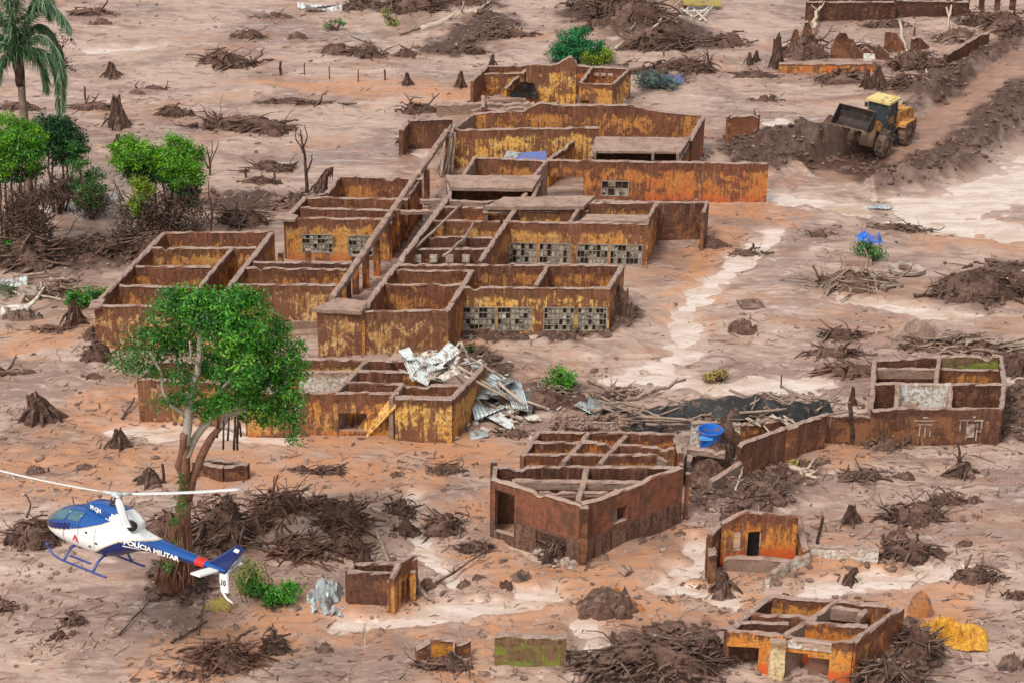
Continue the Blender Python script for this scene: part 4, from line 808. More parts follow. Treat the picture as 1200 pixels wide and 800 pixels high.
# ================================================================== HELICOPTER
def heli():
    blue = make_plain('glossy_blue_paint', (.012, .075, .27), .16, 0); navy = make_plain('glossy_navy_paint', (.006, .018, .11), .25, 0); white = make_plain('glossy_white_paint', (.78, .77, .74), .3, 0, .12, (.52, .46, .40), ds=3.)
    red = make_plain('red_band_paint', (.62, .03, .02), .35); gold = make_plain('cream_stripe_paint', (.62, .50, .30), .4); glass = make_plain('cabin_glass', (.05, .13, .16), .04, 0, spec=1.0); blk = make_plain('black_metal', (.02, .02, .022), .4); grey = make_plain('light_grey_metal', (.50, .54, .55), .4)
    skidm = make_plain('blue_skid_paint', (.035, .06, .22), .35)
    c0 = PY(137, 600, P(150, 690).y - 5.5); hub_px, hub_py = 137, 578
    r = thing('helicopter', 'blue and white police helicopter hovering at the lower left in front of the tree trunk', 'helicopter', c0)
    r.scale = (.90, .90, .90); yaw = math.pi - R(37); r.rotation_mode = 'QUATERNION'
    q = Matrix.Rotation(yaw, 4, 'Z') @ Matrix.Rotation(R(3.5), 4, 'Y') @ Matrix.Rotation(R(12), 4, 'X'); r.rotation_quaternion = q.to_quaternion(); r.location = PY(hub_px, hub_py, c0.y) - q.to_3x3() @ Vector((-.52, 0, 2.95))
    ctl = np.array([(3.42, .10, .98, 1.12), (3.3, .30, .84, 1.28), (3.1, .48, .74, 1.45), (2.7, .70, .64, 1.74), (2.2, .86, .56, 2.02), (1.6, .93, .51, 2.22), (.8, .95, .50, 2.32), (0, .95, .50, 2.34), (-.7, .90, .56, 2.30), (-1.2, .80, .72, 2.24), (-1.7, .66, .98, 2.16), (-2.2, .53, 1.20, 2.08), (-2.8, .43, 1.36, 2.01), (-4, .34, 1.46, 1.94), (-6, .22, 1.55, 1.86), (-7.15, .13, 1.60, 1.80)])
    ctl = ctl[::-1]
    def par(x):
        x = np.clip(x, -7.15, 3.42); return [np.mean([np.interp(np.clip(x + d, -7.15, 3.42), ctl[:, 0], ctl[:, k]) for d in (-.16, -.08, 0, .08, .16)]) if -6.9 < x < 3.3 else np.interp(x, ctl[:, 0], ctl[:, k]) for k in (1, 2, 3)]
    EX = 2.5
    def surf(x, a, off=0.):
        w_, zb, zt = par(x); c, s = math.cos(a), math.sin(a); f = lambda v: math.copysign(abs(v) ** (2 / EX), v)
        return Vector((x, f(c) * (w_ + off), (zb + zt) / 2 + f(s) * ((zt - zb) / 2 + off)))
    def halfw(x, z):
        w_, zb, zt = par(x); t = min(1, abs(z - (zb + zt) / 2) / ((zt - zb) / 2)); return w_ * (1 - t ** EX) ** (1 / EX)
    l1 = lambda x: np.interp(x, [-1.7, -1.2, -.5, .5, 1.5, 2.5, 3.4], [2.9, 2.42, 2.02, 1.62, 1.30, 1.06, .92])
    l2 = lambda x: np.interp(x, [-3.6, -2.9, -2.2, -1.5, -.9, -.3, .3], [2.1, 1.93, 1.78, 1.55, 1.2, .8, .45])
    def paint(x, z):
        if x < -3.6 or (x < .3 and z < l2(x) - .035):
            if -6.05 < x < -5.55: return 3
            return 0 if z > np.interp(x, [-7, -3, 0], [1.72, 1.68, 1.5]) else 1
        if x < .3 and z < l2(x) + .015: return 4
        if x > -1.7 and z > l1(x) + .02: return 1 if (x > 1.2 and z < l1(x) + .30) else 0
        if x > -1.7 and z > l1(x) - .025: return 4
        return 2
    def loft(name, x0, x1, n, m, mats):
        mb = MB(); xs = np.linspace(x0, x1, n + 1); vs = [surf(x, 2 * math.pi * k / m) for x in xs for k in range(m)]; mb.add(vs, [])
        for i in range(n):
            for k in range(m):
                f = (i * m + k, i * m + (k + 1) % m, (i + 1) * m + (k + 1) % m, (i + 1) * m + k); c = (vs[f[0]] + vs[f[2]]) / 2; mb.f.append(f); mb.mi.append(paint(c.x, c.z))
        mb.f += [tuple(range(m - 1, -1, -1)), tuple(n * m + k for k in range(m))]; mb.mi += [paint(x0, 1.7), paint(x1, 1.7)]
        return link(name, mb, mats, r, True, local=True)
    mats = [blue, navy, white, red, gold]
    loft('cabin', 3.42, -2.2, 300, 150, mats); loft('tail_boom', -2.2, -7.15, 160, 64, mats)
    def patch(name, x0, x1, a0, a1, mat, off=.012, par_=r, skew=0):
        mb = MB(); n, m = 12, 10; vs = []
        for i in range(n + 1):
            for j in range(m + 1):
                t, u = i / n, j / m; a = R(a0 + (a1 - a0) * u); vs.append(surf(x0 + (x1 - x0) * t + skew * u, a, off))
        mb.add(vs, [(i * (m + 1) + j, i * (m + 1) + j + 1, (i + 1) * (m + 1) + j + 1, (i + 1) * (m + 1) + j) for i in range(n) for j in range(m)])
        o = link(name, mb, mat, par_, True, local=True); sol = o.modifiers.new('thickness', 'SOLIDIFY'); sol.thickness = .012; sol.offset = 0; return o
    for sgn in (1, -1):
        f = (lambda a: a) if sgn == 1 else (lambda a: 180 - a)
        patch('side_window', 2.45, 1.62, f(18), f(58), glass, skew=-.25); patch('side_window', 1.45, .75, f(22), f(56), glass, skew=-.12)
        patch('windscreen', 3.2, 2.42, f(15), f(84), glass, skew=-.30)
    mb = MB()
    for x0, x1, a0, a1 in ((1.56, 1.58, -40, 62), (.66, .68, -30, 60), (-.35, -.33, -25, 20), (2.62, 2.64, -10, 20)):
        vs = []
        for i in range(15):
            a = R(a0 + (a1 - a0) * i / 14)
            for x in (x0, x1): vs.append(surf(x - .10 * math.sin(a), a, .008))
        mb.add(vs, [(2 * i, 2 * i + 1, 2 * i + 3, 2 * i + 2) for i in range(14)])
    link('door_seam', mb, blk, r, True, local=True)['kind'] = 'stuff'
    # engine cowling
    mb = MB(); cs = [(1.15, .10, 2.25, 2.36), (.95, .30, 2.2, 2.55), (.6, .42, 2.15, 2.72), (0, .5, 2.1, 2.80), (-.6, .52, 2.05, 2.82), (-1.2, .50, 2.0, 2.78), (-1.7, .42, 2.0, 2.66), (-2.1, .30, 1.95, 2.45)]; m = 28; vs = []
    fine = [tuple(np.array(a) * (1 - t) + np.array(b_) * t) for a, b_ in zip(cs[:-1], cs[1:]) for t in (0, .2, .4, .6, .8)] + [cs[-1]]
    for x, w_, zb, zt in fine:
        for k in range(m):
            a = 2 * math.pi * k / m; g = lambda v: math.copysign(abs(v) ** (2 / 3.2), v); vs.append(Vector((x, g(math.cos(a)) * w_, (zb + zt) / 2 + g(math.sin(a)) * (zt - zb) / 2)))
    mb.add(vs, [])
    for i in range(len(fine) - 1):
        for k in range(m):
            fc = (i * m + k, i * m + (k + 1) % m, (i + 1) * m + (k + 1) % m, (i + 1) * m + k); c = (vs[fc[0]] + vs[fc[2]]) / 2; mb.f.append(fc); mb.mi.append(0 if c.z > np.interp(c.x, [-2, -1.3, -.6, 1], [2.95, 2.75, 2.3, 1.8]) else 1)
    mb.f += [tuple(range(m - 1, -1, -1)), tuple((len(fine) - 1) * m + k for k in range(m))]; mb.mi += [0, 1]
    link('engine_cowling', mb, [blue, white], r, True, local=True)
    mb = MB(); mb.tube([(-1.55, .20, 2.30), (-1.95, .42, 2.34), (-2.15, .52, 2.36)], [.20, .21, .22], 16); ex = link('exhaust_pipe', mb, blk, r, True, local=True)
    mb = MB(); mb.tube([(-.55, .50, 2.20), (-.62, .66, 2.24)], [.20, .18], 16); 
    # mast, hub, three blades
    MX = Vector((-.58, 0, 0)); disc = Matrix.Rotation(R(2), 3, 'Y') @ Matrix.Rotation(R(4), 3, 'X')
    mb = MB(); mb.tube([(0, 0, 2.7), (0, 0, 3.2)], [.16, .09], 12); mb.tube([(0, 0, 2.80), (0, 0, 2.92)], [.30, .24], 14)
    for k in range(3): a = 2.1 * k + .3; mb.tube([(.26 * math.cos(a), .26 * math.sin(a), 2.86), (.2 * math.cos(a), .2 * math.sin(a), 3.2)], .025, 6)
    mb.v = [tuple(Vector(v) + MX) for v in mb.v]; link('rotor_mast', mb, blk, r, True, local=True)
    HC_ = Vector((0, 0, 3.25)); tilt = lambda m_: [tuple(disc @ (Vector(v) - HC_) + HC_ + MX) for v in m_.v]
    mb = MB(); mb.tube([(0, 0, 3.17), (0, 0, 3.34)], [.26, .20], 16); A0 = yaw
    angs = [R(a) for a in (163, 30, 284)]
    for a in angs:
        a = a - A0; d = Vector((math.cos(a), math.sin(a), .0)); mb.tube([d * .1 + Vector((0, 0, 3.25)), d * .62 + Vector((0, 0, 3.26))], [.11, .09], 8, flat=.7)
    mb.v = tilt(mb); link('rotor_hub', mb, grey, r, True, local=True)
    for a in angs:
        a = a - A0; d = Vector((math.cos(a), math.sin(a), 0)); p = Vector((-d.y, d.x, 0)); mb = MB(); vs = []
        for i in range(13):
            t = i / 12; rr = .55 + 5.2 * t; z = 3.26 - .10 * math.sin(t * 3.14) * .3 + .10 * t * t; ch = .05 if i == 0 else (.14 if i == 1 else .175)
            for sy, sz in ((-1, 0), (-.3, .022), (.6, .016), (1, 0), (.6, -.012), (-.3, -.014)): vs.append(d * rr + p * (sy * ch) + Vector((0, 0, z + sz + sy * ch * .10)))
        mb.add(vs, [(i * 6 + k, i * 6 + (k + 1) % 6, i * 6 + 6 + (k + 1) % 6, i * 6 + 6 + k) for i in range(12) for k in range(6)] + [(5, 4, 3, 2, 1, 0), tuple(72 + k for k in range(6))])
        mb.v = tilt(mb); link('rotor_blade', mb, white, r, True, local=True)
    # skids
    for s in (1, -1):
        y = s * 1.1; mb = MB(); mb.tube([(2.35, y, .42), (2.15, y, .22), (1.85, y, .06), (1.4, y, 0), (-1.1, y, 0), (-1.35, y, .02)], [.05] * 6, 10)
        mb.box((2.33, y, .45), (.22, .16, .05), Matrix.Rotation(R(-40), 3, 'Y')); link('skid', mb, skidm, r, True, local=True)
        for x in (1.25, -.55):
            mb = MB(); mb.tube([(x, 0, .62), (x, s * .55, .60), (x, s * .85, .42), (x, s * 1.02, .15), (x, y, .02)], [.055] * 5, 8); link('skid_leg', mb, skidm, r, True, local=True)
        mb = MB(); mb.box((.35, s * 1.02, .30), (1.3, .14, .03)); link('foot_step', mb, skidm, r, False, local=True)
    # tail surfaces
    def fin(name, poly, th, mat, y0=0., axis='y'):
        mb = MB(); mb.prism([Vector((x, y0 - th / 2, z)) for x, z in poly], (0, th, 0)) if axis == 'y' else mb.prism([Vector((x, y, y0 - th / 2)) for x, y in poly], (0, 0, th)); return link(name, mb, mat, r, False, local=True)
    fin('upper_fin', [(-6.25, 1.82), (-6.75, 1.62), (-7.1, 1.66), (-8.05, 2.88), (-7.86, 2.98), (-7.66, 2.94)], .10, navy); fin('fin_stripe', [(-7.60, 2.84), (-7.84, 2.84), (-7.76, 2.68), (-7.48, 2.68)], .116, white)
    fin('fin_edge', [(-6.22, 1.84), (-6.28, 1.92), (-7.60, 2.95), (-7.66, 2.94)], .112, blue)
    fin('lower_fin', [(-6.76, 1.60), (-7.22, 1.66), (-7.34, .84), (-7.02, .78), (-6.94, .84)], .09, white)
    mb = MB(); mb.tube([(-6.95, 0, .84), (-7.25, 0, .58), (-7.62, 0, .48)], [.05, .04, .03], 8); link('tail_skid', mb, white, r, True, local=True)
    fin('stabiliser', [(-6.35, 1.25), (-6.85, 1.22), (-6.85, -1.25), (-6.35, -1.22)], .07, white, 1.68, 'z')
    mb = MB(); mb.tube([(-7.1, -.05, 1.72), (-7.1, -.38, 1.72)], [.12, .07], 10)
    tr = link('tail_rotor', mb, grey, r, True, local=True); mb = MB(); d = Vector((-.62, 0, .78)).normalized(); mb.box(Vector((-7.1, -.36, 1.72)) + d * .5, (.16, .025, .9), Matrix.Rotation(R(-38), 3, 'Y')); mb.box(Vector((-7.1, -.36, 1.72)) - d * .5, (.16, .025, .9), Matrix.Rotation(R(-38), 3, 'Y')); link('tail_rotor_blade', mb, grey, tr, False, local=True)
    # antennas, light
    mb = MB(); mb.tube([(1.9, .1, 2.18), (2.05, .1, 2.5)], [.03, .015], 6); mb.tube([(1.3, -.1, 2.3), (1.28, -.1, 2.52)], [.02, .01], 6); mb.tube([(1.0, .15, 2.33), (.98, .15, 2.5)], [.02, .01], 6); link('antenna', mb, blk, r, False, local=True)
    mb = MB(); mb.tube([(1.4, .0, .52), (1.4, 0, .32)], [.12, .16], 12); link('searchlight', mb, skidm, r, True, local=True)
    # lettering and marks (flat print a few mm proud of the skin)
    def letter(name, s, size, x0, z0, mat, side, sx=1., parent=r, slope=0., bold=.012):
        vs, fs = textmesh(s, size, 0, bold); mb = MB(); out = []
        for v in vs:
            x = x0 - v.x * sx; z = z0 + v.y + slope * v.x; out.append(Vector((x, side(x, z) + .012, z)))
        mb.add(out, fs); return link(name, mb, mat, parent, False, local=True)
    letter('lettering', 'POLÍCIA MILITAR', .27, -1.8, 1.53, white, lambda x, z: par(x)[0] + .012, 1.42, bold=.012)
    letter('lettering', 'PP-CJN', .24, .52, 2.42, white, lambda x, z: float(np.interp(x, [-1.2, 0, .6, .95], [.50, .5, .42, .3])) * (.99 if z < 2.6 else .94) + .01, 1.0)
    letter('lettering', '10', .32, -6.90, 1.10, blk, lambda x, z: .047, .95)
    mb = MB(); tri = [(.62, .98), (1.0, .98), (.81, 1.32)]; mb.add([Vector((x, halfw(x, z) + .035, z)) for x, z in tri], [(2, 1, 0)]); mb.add([Vector((x, halfw(x, z) + .04, z)) for x, z in ((.74, 1.0), (.88, 1.0), (.81, 1.12))], [(2, 1, 0)], 1); link('triangle_emblem', mb, [red, white], r, False, local=True)
    mb = MB(); mb.add([Vector((x, halfw(x, z) + .012, z)) for x, z in ((-1.75, 1.40), (-2.6, 1.42), (-2.6, 1.47), (-1.75, 1.45))], [(0, 1, 2, 3)]); link('underline', mb, white, r, False, local=True)
    mb = MB()
    for x, z in ((.15, 1.55), (-.45, 1.22), (-.05, .98)): mb.box((x, halfw(x, z) + .01, z), (.14, .03, .07))
    link('door_latch', mb, blk, r, False, local=True)['kind'] = 'stuff'
    bpy.context.view_layer.update()
heli()
# ================================================================== WHEEL LOADER
def loader():
    yel = make_plain('worn_yellow_paint', (.62, .27, .03), .5, 0, .42, (.22, .11, .06)); roof = make_plain('pale_yellow_roof', (.62, .50, .20), .5, 0, .2); dk = make_plain('dark_machine_metal', (.035, .032, .03), .6, 0, .3); muddy = make_plain('muddy_steel', (.15, .085, .055), .7, 0, .3, (.24, .15, .1)); glass = make_plain('tinted_cab_glass', (.035, .055, .062), .08, spec=.9); inner = make_plain('dark_bucket_steel', (.022, .015, .012), .6, 0, .3, (.06, .035, .024))
    fw = G(1034, 184); g = Vector((fw.x, fw.y, max(fw.z, .1))); hd = math.atan2(-.80, -.60)
    off = Matrix.Rotation(hd, 3, 'Z') @ Vector((1.5, 1.05, 0)); r = thing('wheel_loader', 'muddy yellow wheel loader with raised bucket pushing rubble beside the upper right road', 'wheel loader', g - Vector((off.x, off.y, 0))); r.rotation_euler = (0, 0, hd)
    for x in (1.5, -1.5):
        for y in (1.05, -1.05):
            mb = MB(); n = 28; vs = []; ringp = [(-.30, .50), (-.30, .68), (-.22, .77), (.22, .77), (.30, .68), (.30, .50)]
            for k in range(n):
                a = 2 * math.pi * k / n; lug = .035 if k % 2 else -.01
                for yy, rr in ringp: rr2 = rr + (lug if rr > .7 else 0); vs.append((x + math.cos(a) * rr2, y + yy, .77 + math.sin(a) * rr2))
            mb.add(vs, [(k * 6 + i, k * 6 + (i + 1) % 6, ((k + 1) % n) * 6 + (i + 1) % 6, ((k + 1) % n) * 6 + i) for k in range(n) for i in range(6)]); wh = link('tyre', mb, M['rubber'], r, False, local=True)
            mb = MB(); mb.tube([(x, y - .24, .77), (x, y + .24, .77)], .50, 20); mb.tube([(x, y - .27, .77), (x, y + .27, .77)], .2, 12); link('rim', mb, muddy, wh, True, local=True)
    mb = MB(); mb.box((-1.55, 0, 1.05), (2.3, 1.15, .75)); mb.box((-2.75, 0, 1.05), (.35, 2.1, .8)); link('rear_frame', mb, muddy, r, False, local=True)
    mb = MB(); mb.prism([(-2.8, -.85, 1.30), (-.62, -.85, 1.30), (-.62, -.85, 2.35), (-2.3, -.85, 2.26), (-2.85, -.85, 2.0)], (0, 1.70, 0)); link('engine_hood', mb, yel, r, False, local=True)
    mb = MB(); mb.tube([(-1.3, .35, 2.1), (-1.3, .35, 2.75)], .06, 8); link('exhaust_stack', mb, dk, r, True, local=True)
    for y in (1.05, -1.05):
        mb = MB(); mb.prism([(-2.35, y - .33, 1.45), (-2.0, y - .33, 1.68), (-.95, y - .33, 1.68), (-.65, y - .33, 1.4), (-.72, y - .33, 1.4), (-1.0, y - .33, 1.6), (-1.95, y - .33, 1.6), (-2.3, y - .33, 1.38)], (0, .66, 0)); link('fender', mb, yel, r, False, local=True)
        mb = MB(); mb.prism([(.75, y - .3, 1.5), (1.0, y - .3, 1.66), (1.7, y - .3, 1.62), (1.7, y - .3, 1.56), (1.0, y - .3, 1.59), (.8, y - .3, 1.44)], (0, .6, 0)); link('fender', mb, dk, r, False, local=True)
    mb = MB()
    for x, y in ((.55, .68), (.55, -.68), (-.62, .68), (-.62, -.68)): mb.box((x, y, 2.35), (.11, .11, 1.7))
    mb.box((-.03, 0, 1.45), (1.3, 1.46, .35)); cab_ = link('cab', mb, dk, r, False, local=True)
    mb = MB(); mb.box((-.03, 0, 3.25), (1.55, 1.7, .16)); mb.box((-.03, 0, 3.36), (1.2, 1.3, .06)); link('cab_roof', mb, roof, r, False, local=True)
    for c, d in (((.56, 0, 2.42), (.02, 1.22, 1.45)), ((-.63, 0, 2.42), (.02, 1.22, 1.45)), ((-.03, .69, 2.42), (1.02, .02, 1.45)), ((-.03, -.69, 2.42), (1.02, .02, 1.45))): mb = MB(); mb.box(c, d); link('window', mb, glass, cab_, False, local=True)
    mb = MB()
    mb.box((.72, .82, 2.9), (.05, .22, .32)); mb.box((.72, -.82, 2.9), (.05, .22, .32)); link('mirror', mb, dk, r, False, local=True)
    mb = MB(); mb.prism([(.45, -.5, .65), (1.9, -.5, .6), (1.75, -.5, 1.2), (1.35, -.5, 1.95), (.95, -.5, 1.95), (.6, -.5, 1.3)], (0, 1.0, 0)); mb.tube([(1.5, -.9, .77), (1.5, .9, .77)], .22, 10); link('front_frame', mb, muddy, r, False, local=True)
    for y in (.58, -.58): mb = MB(); mb.prism([(1.05, y - .09, 1.95), (1.35, y - .09, 1.55), (2.55, y - .09, 2.15), (3.35, y - .09, 2.55), (3.35, y - .09, 2.8), (2.4, y - .09, 2.68), (1.6, y - .09, 2.35)], (0, .18, 0)); link('lift_arm', mb, yel, r, False, local=True)
    mb = MB(); mb.tube([(1.2, 0, 1.9), (2.3, 0, 2.75)], .10, 10); mb.tube([(2.3, 0, 2.75), (3.25, 0, 3.05)], .08, 8); mb.box((2.3, 0, 2.6), (.2, .16, .75)); link('tilt_linkage', mb, muddy, r, False, local=True)
    # bucket, rolled back: open mouth to the front and up
    pr = [(4.55, 2.55), (3.95, 2.32), (3.55, 2.42), (3.30, 2.75), (3.28, 3.2), (3.45, 3.62)]; W = 1.28; mb = MB(); vs = []
    inn = [(x + dx, z + dz) for (x, z), (dx, dz) in zip(pr, [(-.02, .06), (.0, .07), (.05, .06), (.07, .02), (.07, .0), (.05, -.02)])]
    for y in (-W, W):
        for x, z in pr: vs.append((x, y, z))
        for x, z in inn: vs.append((x, y * .97, z))
    k = 6; o2 = 12; fs = []; mi = []
    for i in range(5): fs += [(i, i + 1, o2 + i + 1, o2 + i), (k + i, o2 + k + i, o2 + k + i + 1, k + i + 1)]; mi += [0, 1]
    fs += [(0, o2, o2 + k, k), (5, k + 5, o2 + k + 5, o2 + 5)]; mi += [0, 0]; mb.add(vs, fs); mb.mi = mi
    for y in (-W, W - .05): mb.prism([(x, y, z) for x, z in pr], (0, .05, 0), 1)
    for i in range(7): mb.box((4.62, -W + .12 + i * (2 * W - .24) / 6, 2.57), (.25, .12, .05), Matrix.Rotation(R(-18), 3, 'Y'), 0)
    link('bucket', mb, [muddy, inner], r, False, local=True)
    mb = MB(); mb.tube([(-.75, -.95, 1.0), (-.3, -.95, 1.0)], .05, 6)
    for i in range(3): mb.box((-.3, .85, .7 + i * .3), (.4, .25, .04))
    link('ladder', mb, dk, r, False, local=True)
    mb = MB(); mb.box((-.52, .5, 3.42), (.12, .12, .12)); link('beacon', mb, make_plain('amber_beacon', (.8, .3, .02), .3), r, False, local=True)
    bpy.context.view_layer.update()
loader()
# ================================================================== TREES AND BUSHES
TG = 'small green shrubs surviving among the mud'
g0 = G(208, 688); r = thing('tree', 'tall spreading green tree standing in front of the ruins, behind the helicopter', 'tree', g0); Yt = g0.y
limbs(r, [([(206, 692, 0), (211, 655, 0), (214, 610, 0), (216, 560, 0), (217, 520, 0)], 11, 5), ([(198, 692, -.2), (204, 650, -.1), (212, 600, 0)], 9, 5), ([(220, 690, .2), (219, 640, .1), (218, 590, 0)], 9, 6), ([(217, 580, 0), (211, 545, 0), (215, 508, -.2)], 5, 4),
          ([(219, 585, .1), (231, 545, .2), (246, 516, .3), (258, 500, .4)], 6, 3.6)], Yt, 'bark_mud', 'trunk', 1, 10)
limbs(r, [([(217, 520, 0), (221, 490, 0), (226, 455, -.2), (233, 425, -.3), (235, 395, -.3), (240, 365, -.2)], 6, 1.5), ([(219, 535, 0), (232, 510, .3), (250, 487, .5), (258, 460, .6), (275, 430, .7), (300, 400, .6)], 5, 1.3), ([(258, 500, .4), (268, 487, .4), (290, 470, .7), (320, 440, .8)], 3.6, 1),
          ([(219, 488, 0), (200, 474, -.2), (192, 460, -.3), (187, 432, -.3), (176, 412, -.2)], 3, 1), ([(233, 427, -.3), (224, 420, -.8), (222, 400, -1)], 2.4, .8), ([(226, 455, -.2), (210, 430, .3), (200, 400, .4)], 2, .8), ([(258, 460, .6), (272, 440, -.6), (285, 430, -1.1)], 2, .8), ([(290, 470, .7), (325, 480, .3), (340, 495, 0)], 1.6, .7),
          ([(235, 395, -.3), (215, 372, .2), (200, 360, .3)], 1.6, .6), ([(235, 400, -.3), (270, 372, .6), (285, 355, .5)], 1.6, .6)], Yt, 'bark', 'branch', 2, 7)
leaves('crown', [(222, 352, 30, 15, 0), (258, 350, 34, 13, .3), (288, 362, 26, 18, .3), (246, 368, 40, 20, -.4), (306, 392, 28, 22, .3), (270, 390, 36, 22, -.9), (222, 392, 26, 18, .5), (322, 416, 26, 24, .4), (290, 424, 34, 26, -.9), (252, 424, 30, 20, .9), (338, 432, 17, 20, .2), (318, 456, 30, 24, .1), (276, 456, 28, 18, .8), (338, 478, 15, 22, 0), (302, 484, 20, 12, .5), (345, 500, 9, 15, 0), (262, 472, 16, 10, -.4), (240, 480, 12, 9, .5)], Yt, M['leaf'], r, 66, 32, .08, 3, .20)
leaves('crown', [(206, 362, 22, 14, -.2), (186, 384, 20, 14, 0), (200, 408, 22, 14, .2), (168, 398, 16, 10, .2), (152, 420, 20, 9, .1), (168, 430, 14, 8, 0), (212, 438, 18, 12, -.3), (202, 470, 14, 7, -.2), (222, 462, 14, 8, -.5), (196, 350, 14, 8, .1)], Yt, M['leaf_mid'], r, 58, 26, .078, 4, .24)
leaves('vine', [(211, 588, 6, 18, -.9), (206, 615, 6, 10, -.9), (200, 640, 6, 8, -.9), (196, 660, 8, 10, -.8), (216, 560, 4, 8, -.7)], Yt, M['leaf_mid'], r, 60, 22, .075, 6, .12)
rg = random.Random(5); mb = MB()
for k in range(46):
    x = 182 + rg.random() * 48; y = 683 + rg.random() * 8; a = PY(x, y, Yt - .6 - .5 * rg.random()); a.z = max(a.z, gz(a.x, a.y) - .05); b_ = PY(206 + rg.uniform(-10, 14), rg.uniform(590, 665), Yt - .3); mb.tube([a, a.lerp(b_, .5) + Vector((rg.gauss(0, .12), rg.gauss(0, .1), 0)), b_], [.035, .03, .015], 5)
link('hanging_root', mb, M['bark_mud'], r, True)['kind'] = 'stuff'
rg = random.Random(15); mb = MB()
for k in range(9):
    x = 236 + rg.random() * 46; y = 505 + rg.random() * 16; a = PY(x, 486 + rg.random() * 10, Yt + .3); mb.tube([a, PY(x + rg.uniform(-3, 3), y + 6, Yt + .3)], [.03, .05], 5)
link('dry_seed_pods', mb, M['root'], r, True)['kind'] = 'stuff'
# ---- palm
g0 = G(34, 238); Yp = g0.y; r = thing('palm_tree', 'drooping feather palm with a straight grey trunk at the top left corner', 'tree', g0)
limbs(r, [([(34, 240, 0), (32, 190, 0), (29, 145, 0), (26, 100, 0), (23, 66, 0)], 5, 4)], Yp, 'log', 'trunk', 3, 10)
limbs(r, [([(24, 100, 0), (22, 84, -.1), (20, 66, 0)], 6, 6)], Yp, 'root', 'boot_stalk', 4, 8)
rng = np.random.default_rng(8); fr = [[(22, 66), (18, 30), (20, -8), (30, -30)], [(22, 66), (10, 30), (-5, 10), (-20, 20)], [(23, 66), (36, 34), (52, 30), (68, 52), (76, 92)], [(23, 66), (40, 42), (60, 48), (72, 80), (74, 125)], [(22, 68), (4, 50), (-14, 62), (-22, 95)], [(23, 64), (34, 20), (50, -5), (66, 10), (80, 30)], [(22, 66), (8, 45), (-6, 40), (-20, 60)], [(23, 68), (40, 56), (58, 66), (66, 90), (68, 128)], [(22, 68), (10, 62), (0, 74), (-6, 100)], [(23, 66), (28, 30), (36, 5), (48, -5), (58, 15)], [(22, 68), (32, 58), (44, 62), (52, 84), (54, 100)], [(22, 66), (12, 20), (8, -10), (0, -30)]]
vs = []; tn = []; mbr = MB()
for k, path in enumerate(fr):
    dy = rng.uniform(-1.2, 1.2); pts = [PY(x, y, Yp + dy * i / 3) for i, (x, y) in enumerate(path)]; fine = []
    for i in range(len(pts) - 1):
        p0 = pts[max(i - 1, 0)]; p1 = pts[i]; p2 = pts[i + 1]; p3 = pts[min(i + 2, len(pts) - 1)]
        for t in np.linspace(0, 1, 26)[:-1]: t = float(t); fine.append(.5 * ((2 * p1) + (p2 - p0) * t + (2 * p0 - 5 * p1 + 4 * p2 - p3) * t * t + (3 * p1 - p0 - 3 * p2 + p3) * t ** 3))
    mbr.tube(fine[::6] + [fine[-1]], [.045 - .035 * i / max(1, len(fine[::6])) for i in range(len(fine[::6]) + 1)], 5)
    for i in range(5, len(fine) - 1):
        d = (fine[i + 1] - fine[i]).normalized(); f = i / len(fine); L0 = 1.0 * (1 - .6 * abs(f - .45))
        for s in (-1, 1):
            for q in range(3):
                sd_ = Vector((rng.normal() * .3, s * .6 + rng.normal() * .25, -.9 + .5 * (1 - f) + rng.normal() * .15)) + d * .55; sd_.normalize(); p = fine[i] + d * rng.uniform(-.03, .03); L = L0 * rng.uniform(.7, 1.1); wv = Vector((rng.normal(), rng.normal(), rng.normal() * .3)).cross(sd_).normalized() * .026
                e = p + sd_ * L * .6 + Vector((0, 0, -.04)); e2 = p + sd_ * L + Vector((0, 0, -.26 * L)); vs += [p - wv, p + wv, e + wv, e - wv, e - wv, e + wv, e2 + wv * .2, e2 - wv * .2]; tn += [rng.uniform(0, 1)] * 8
raw('crown', np.array([tuple(v) for v in vs]), np.arange(len(vs)).reshape(-1, 4), M['leaf_blue'], r, attrs=dict(tone=np.array(tn))); link('frond_stem', mbr, M['bark'], r, True)
leaves('dead_leaves', [(70, 62, 10, 26, .4), (52, 26, 3, 12, .3)], Yp, M['root'], r, 12, 12, .10, 13, .2)['kind'] = 'stuff'
M['dead'] = make_leaf('dead_brown_leaves', (.03, .016, .011), (.075, .04, .026), (.16, .095, .06), .1)
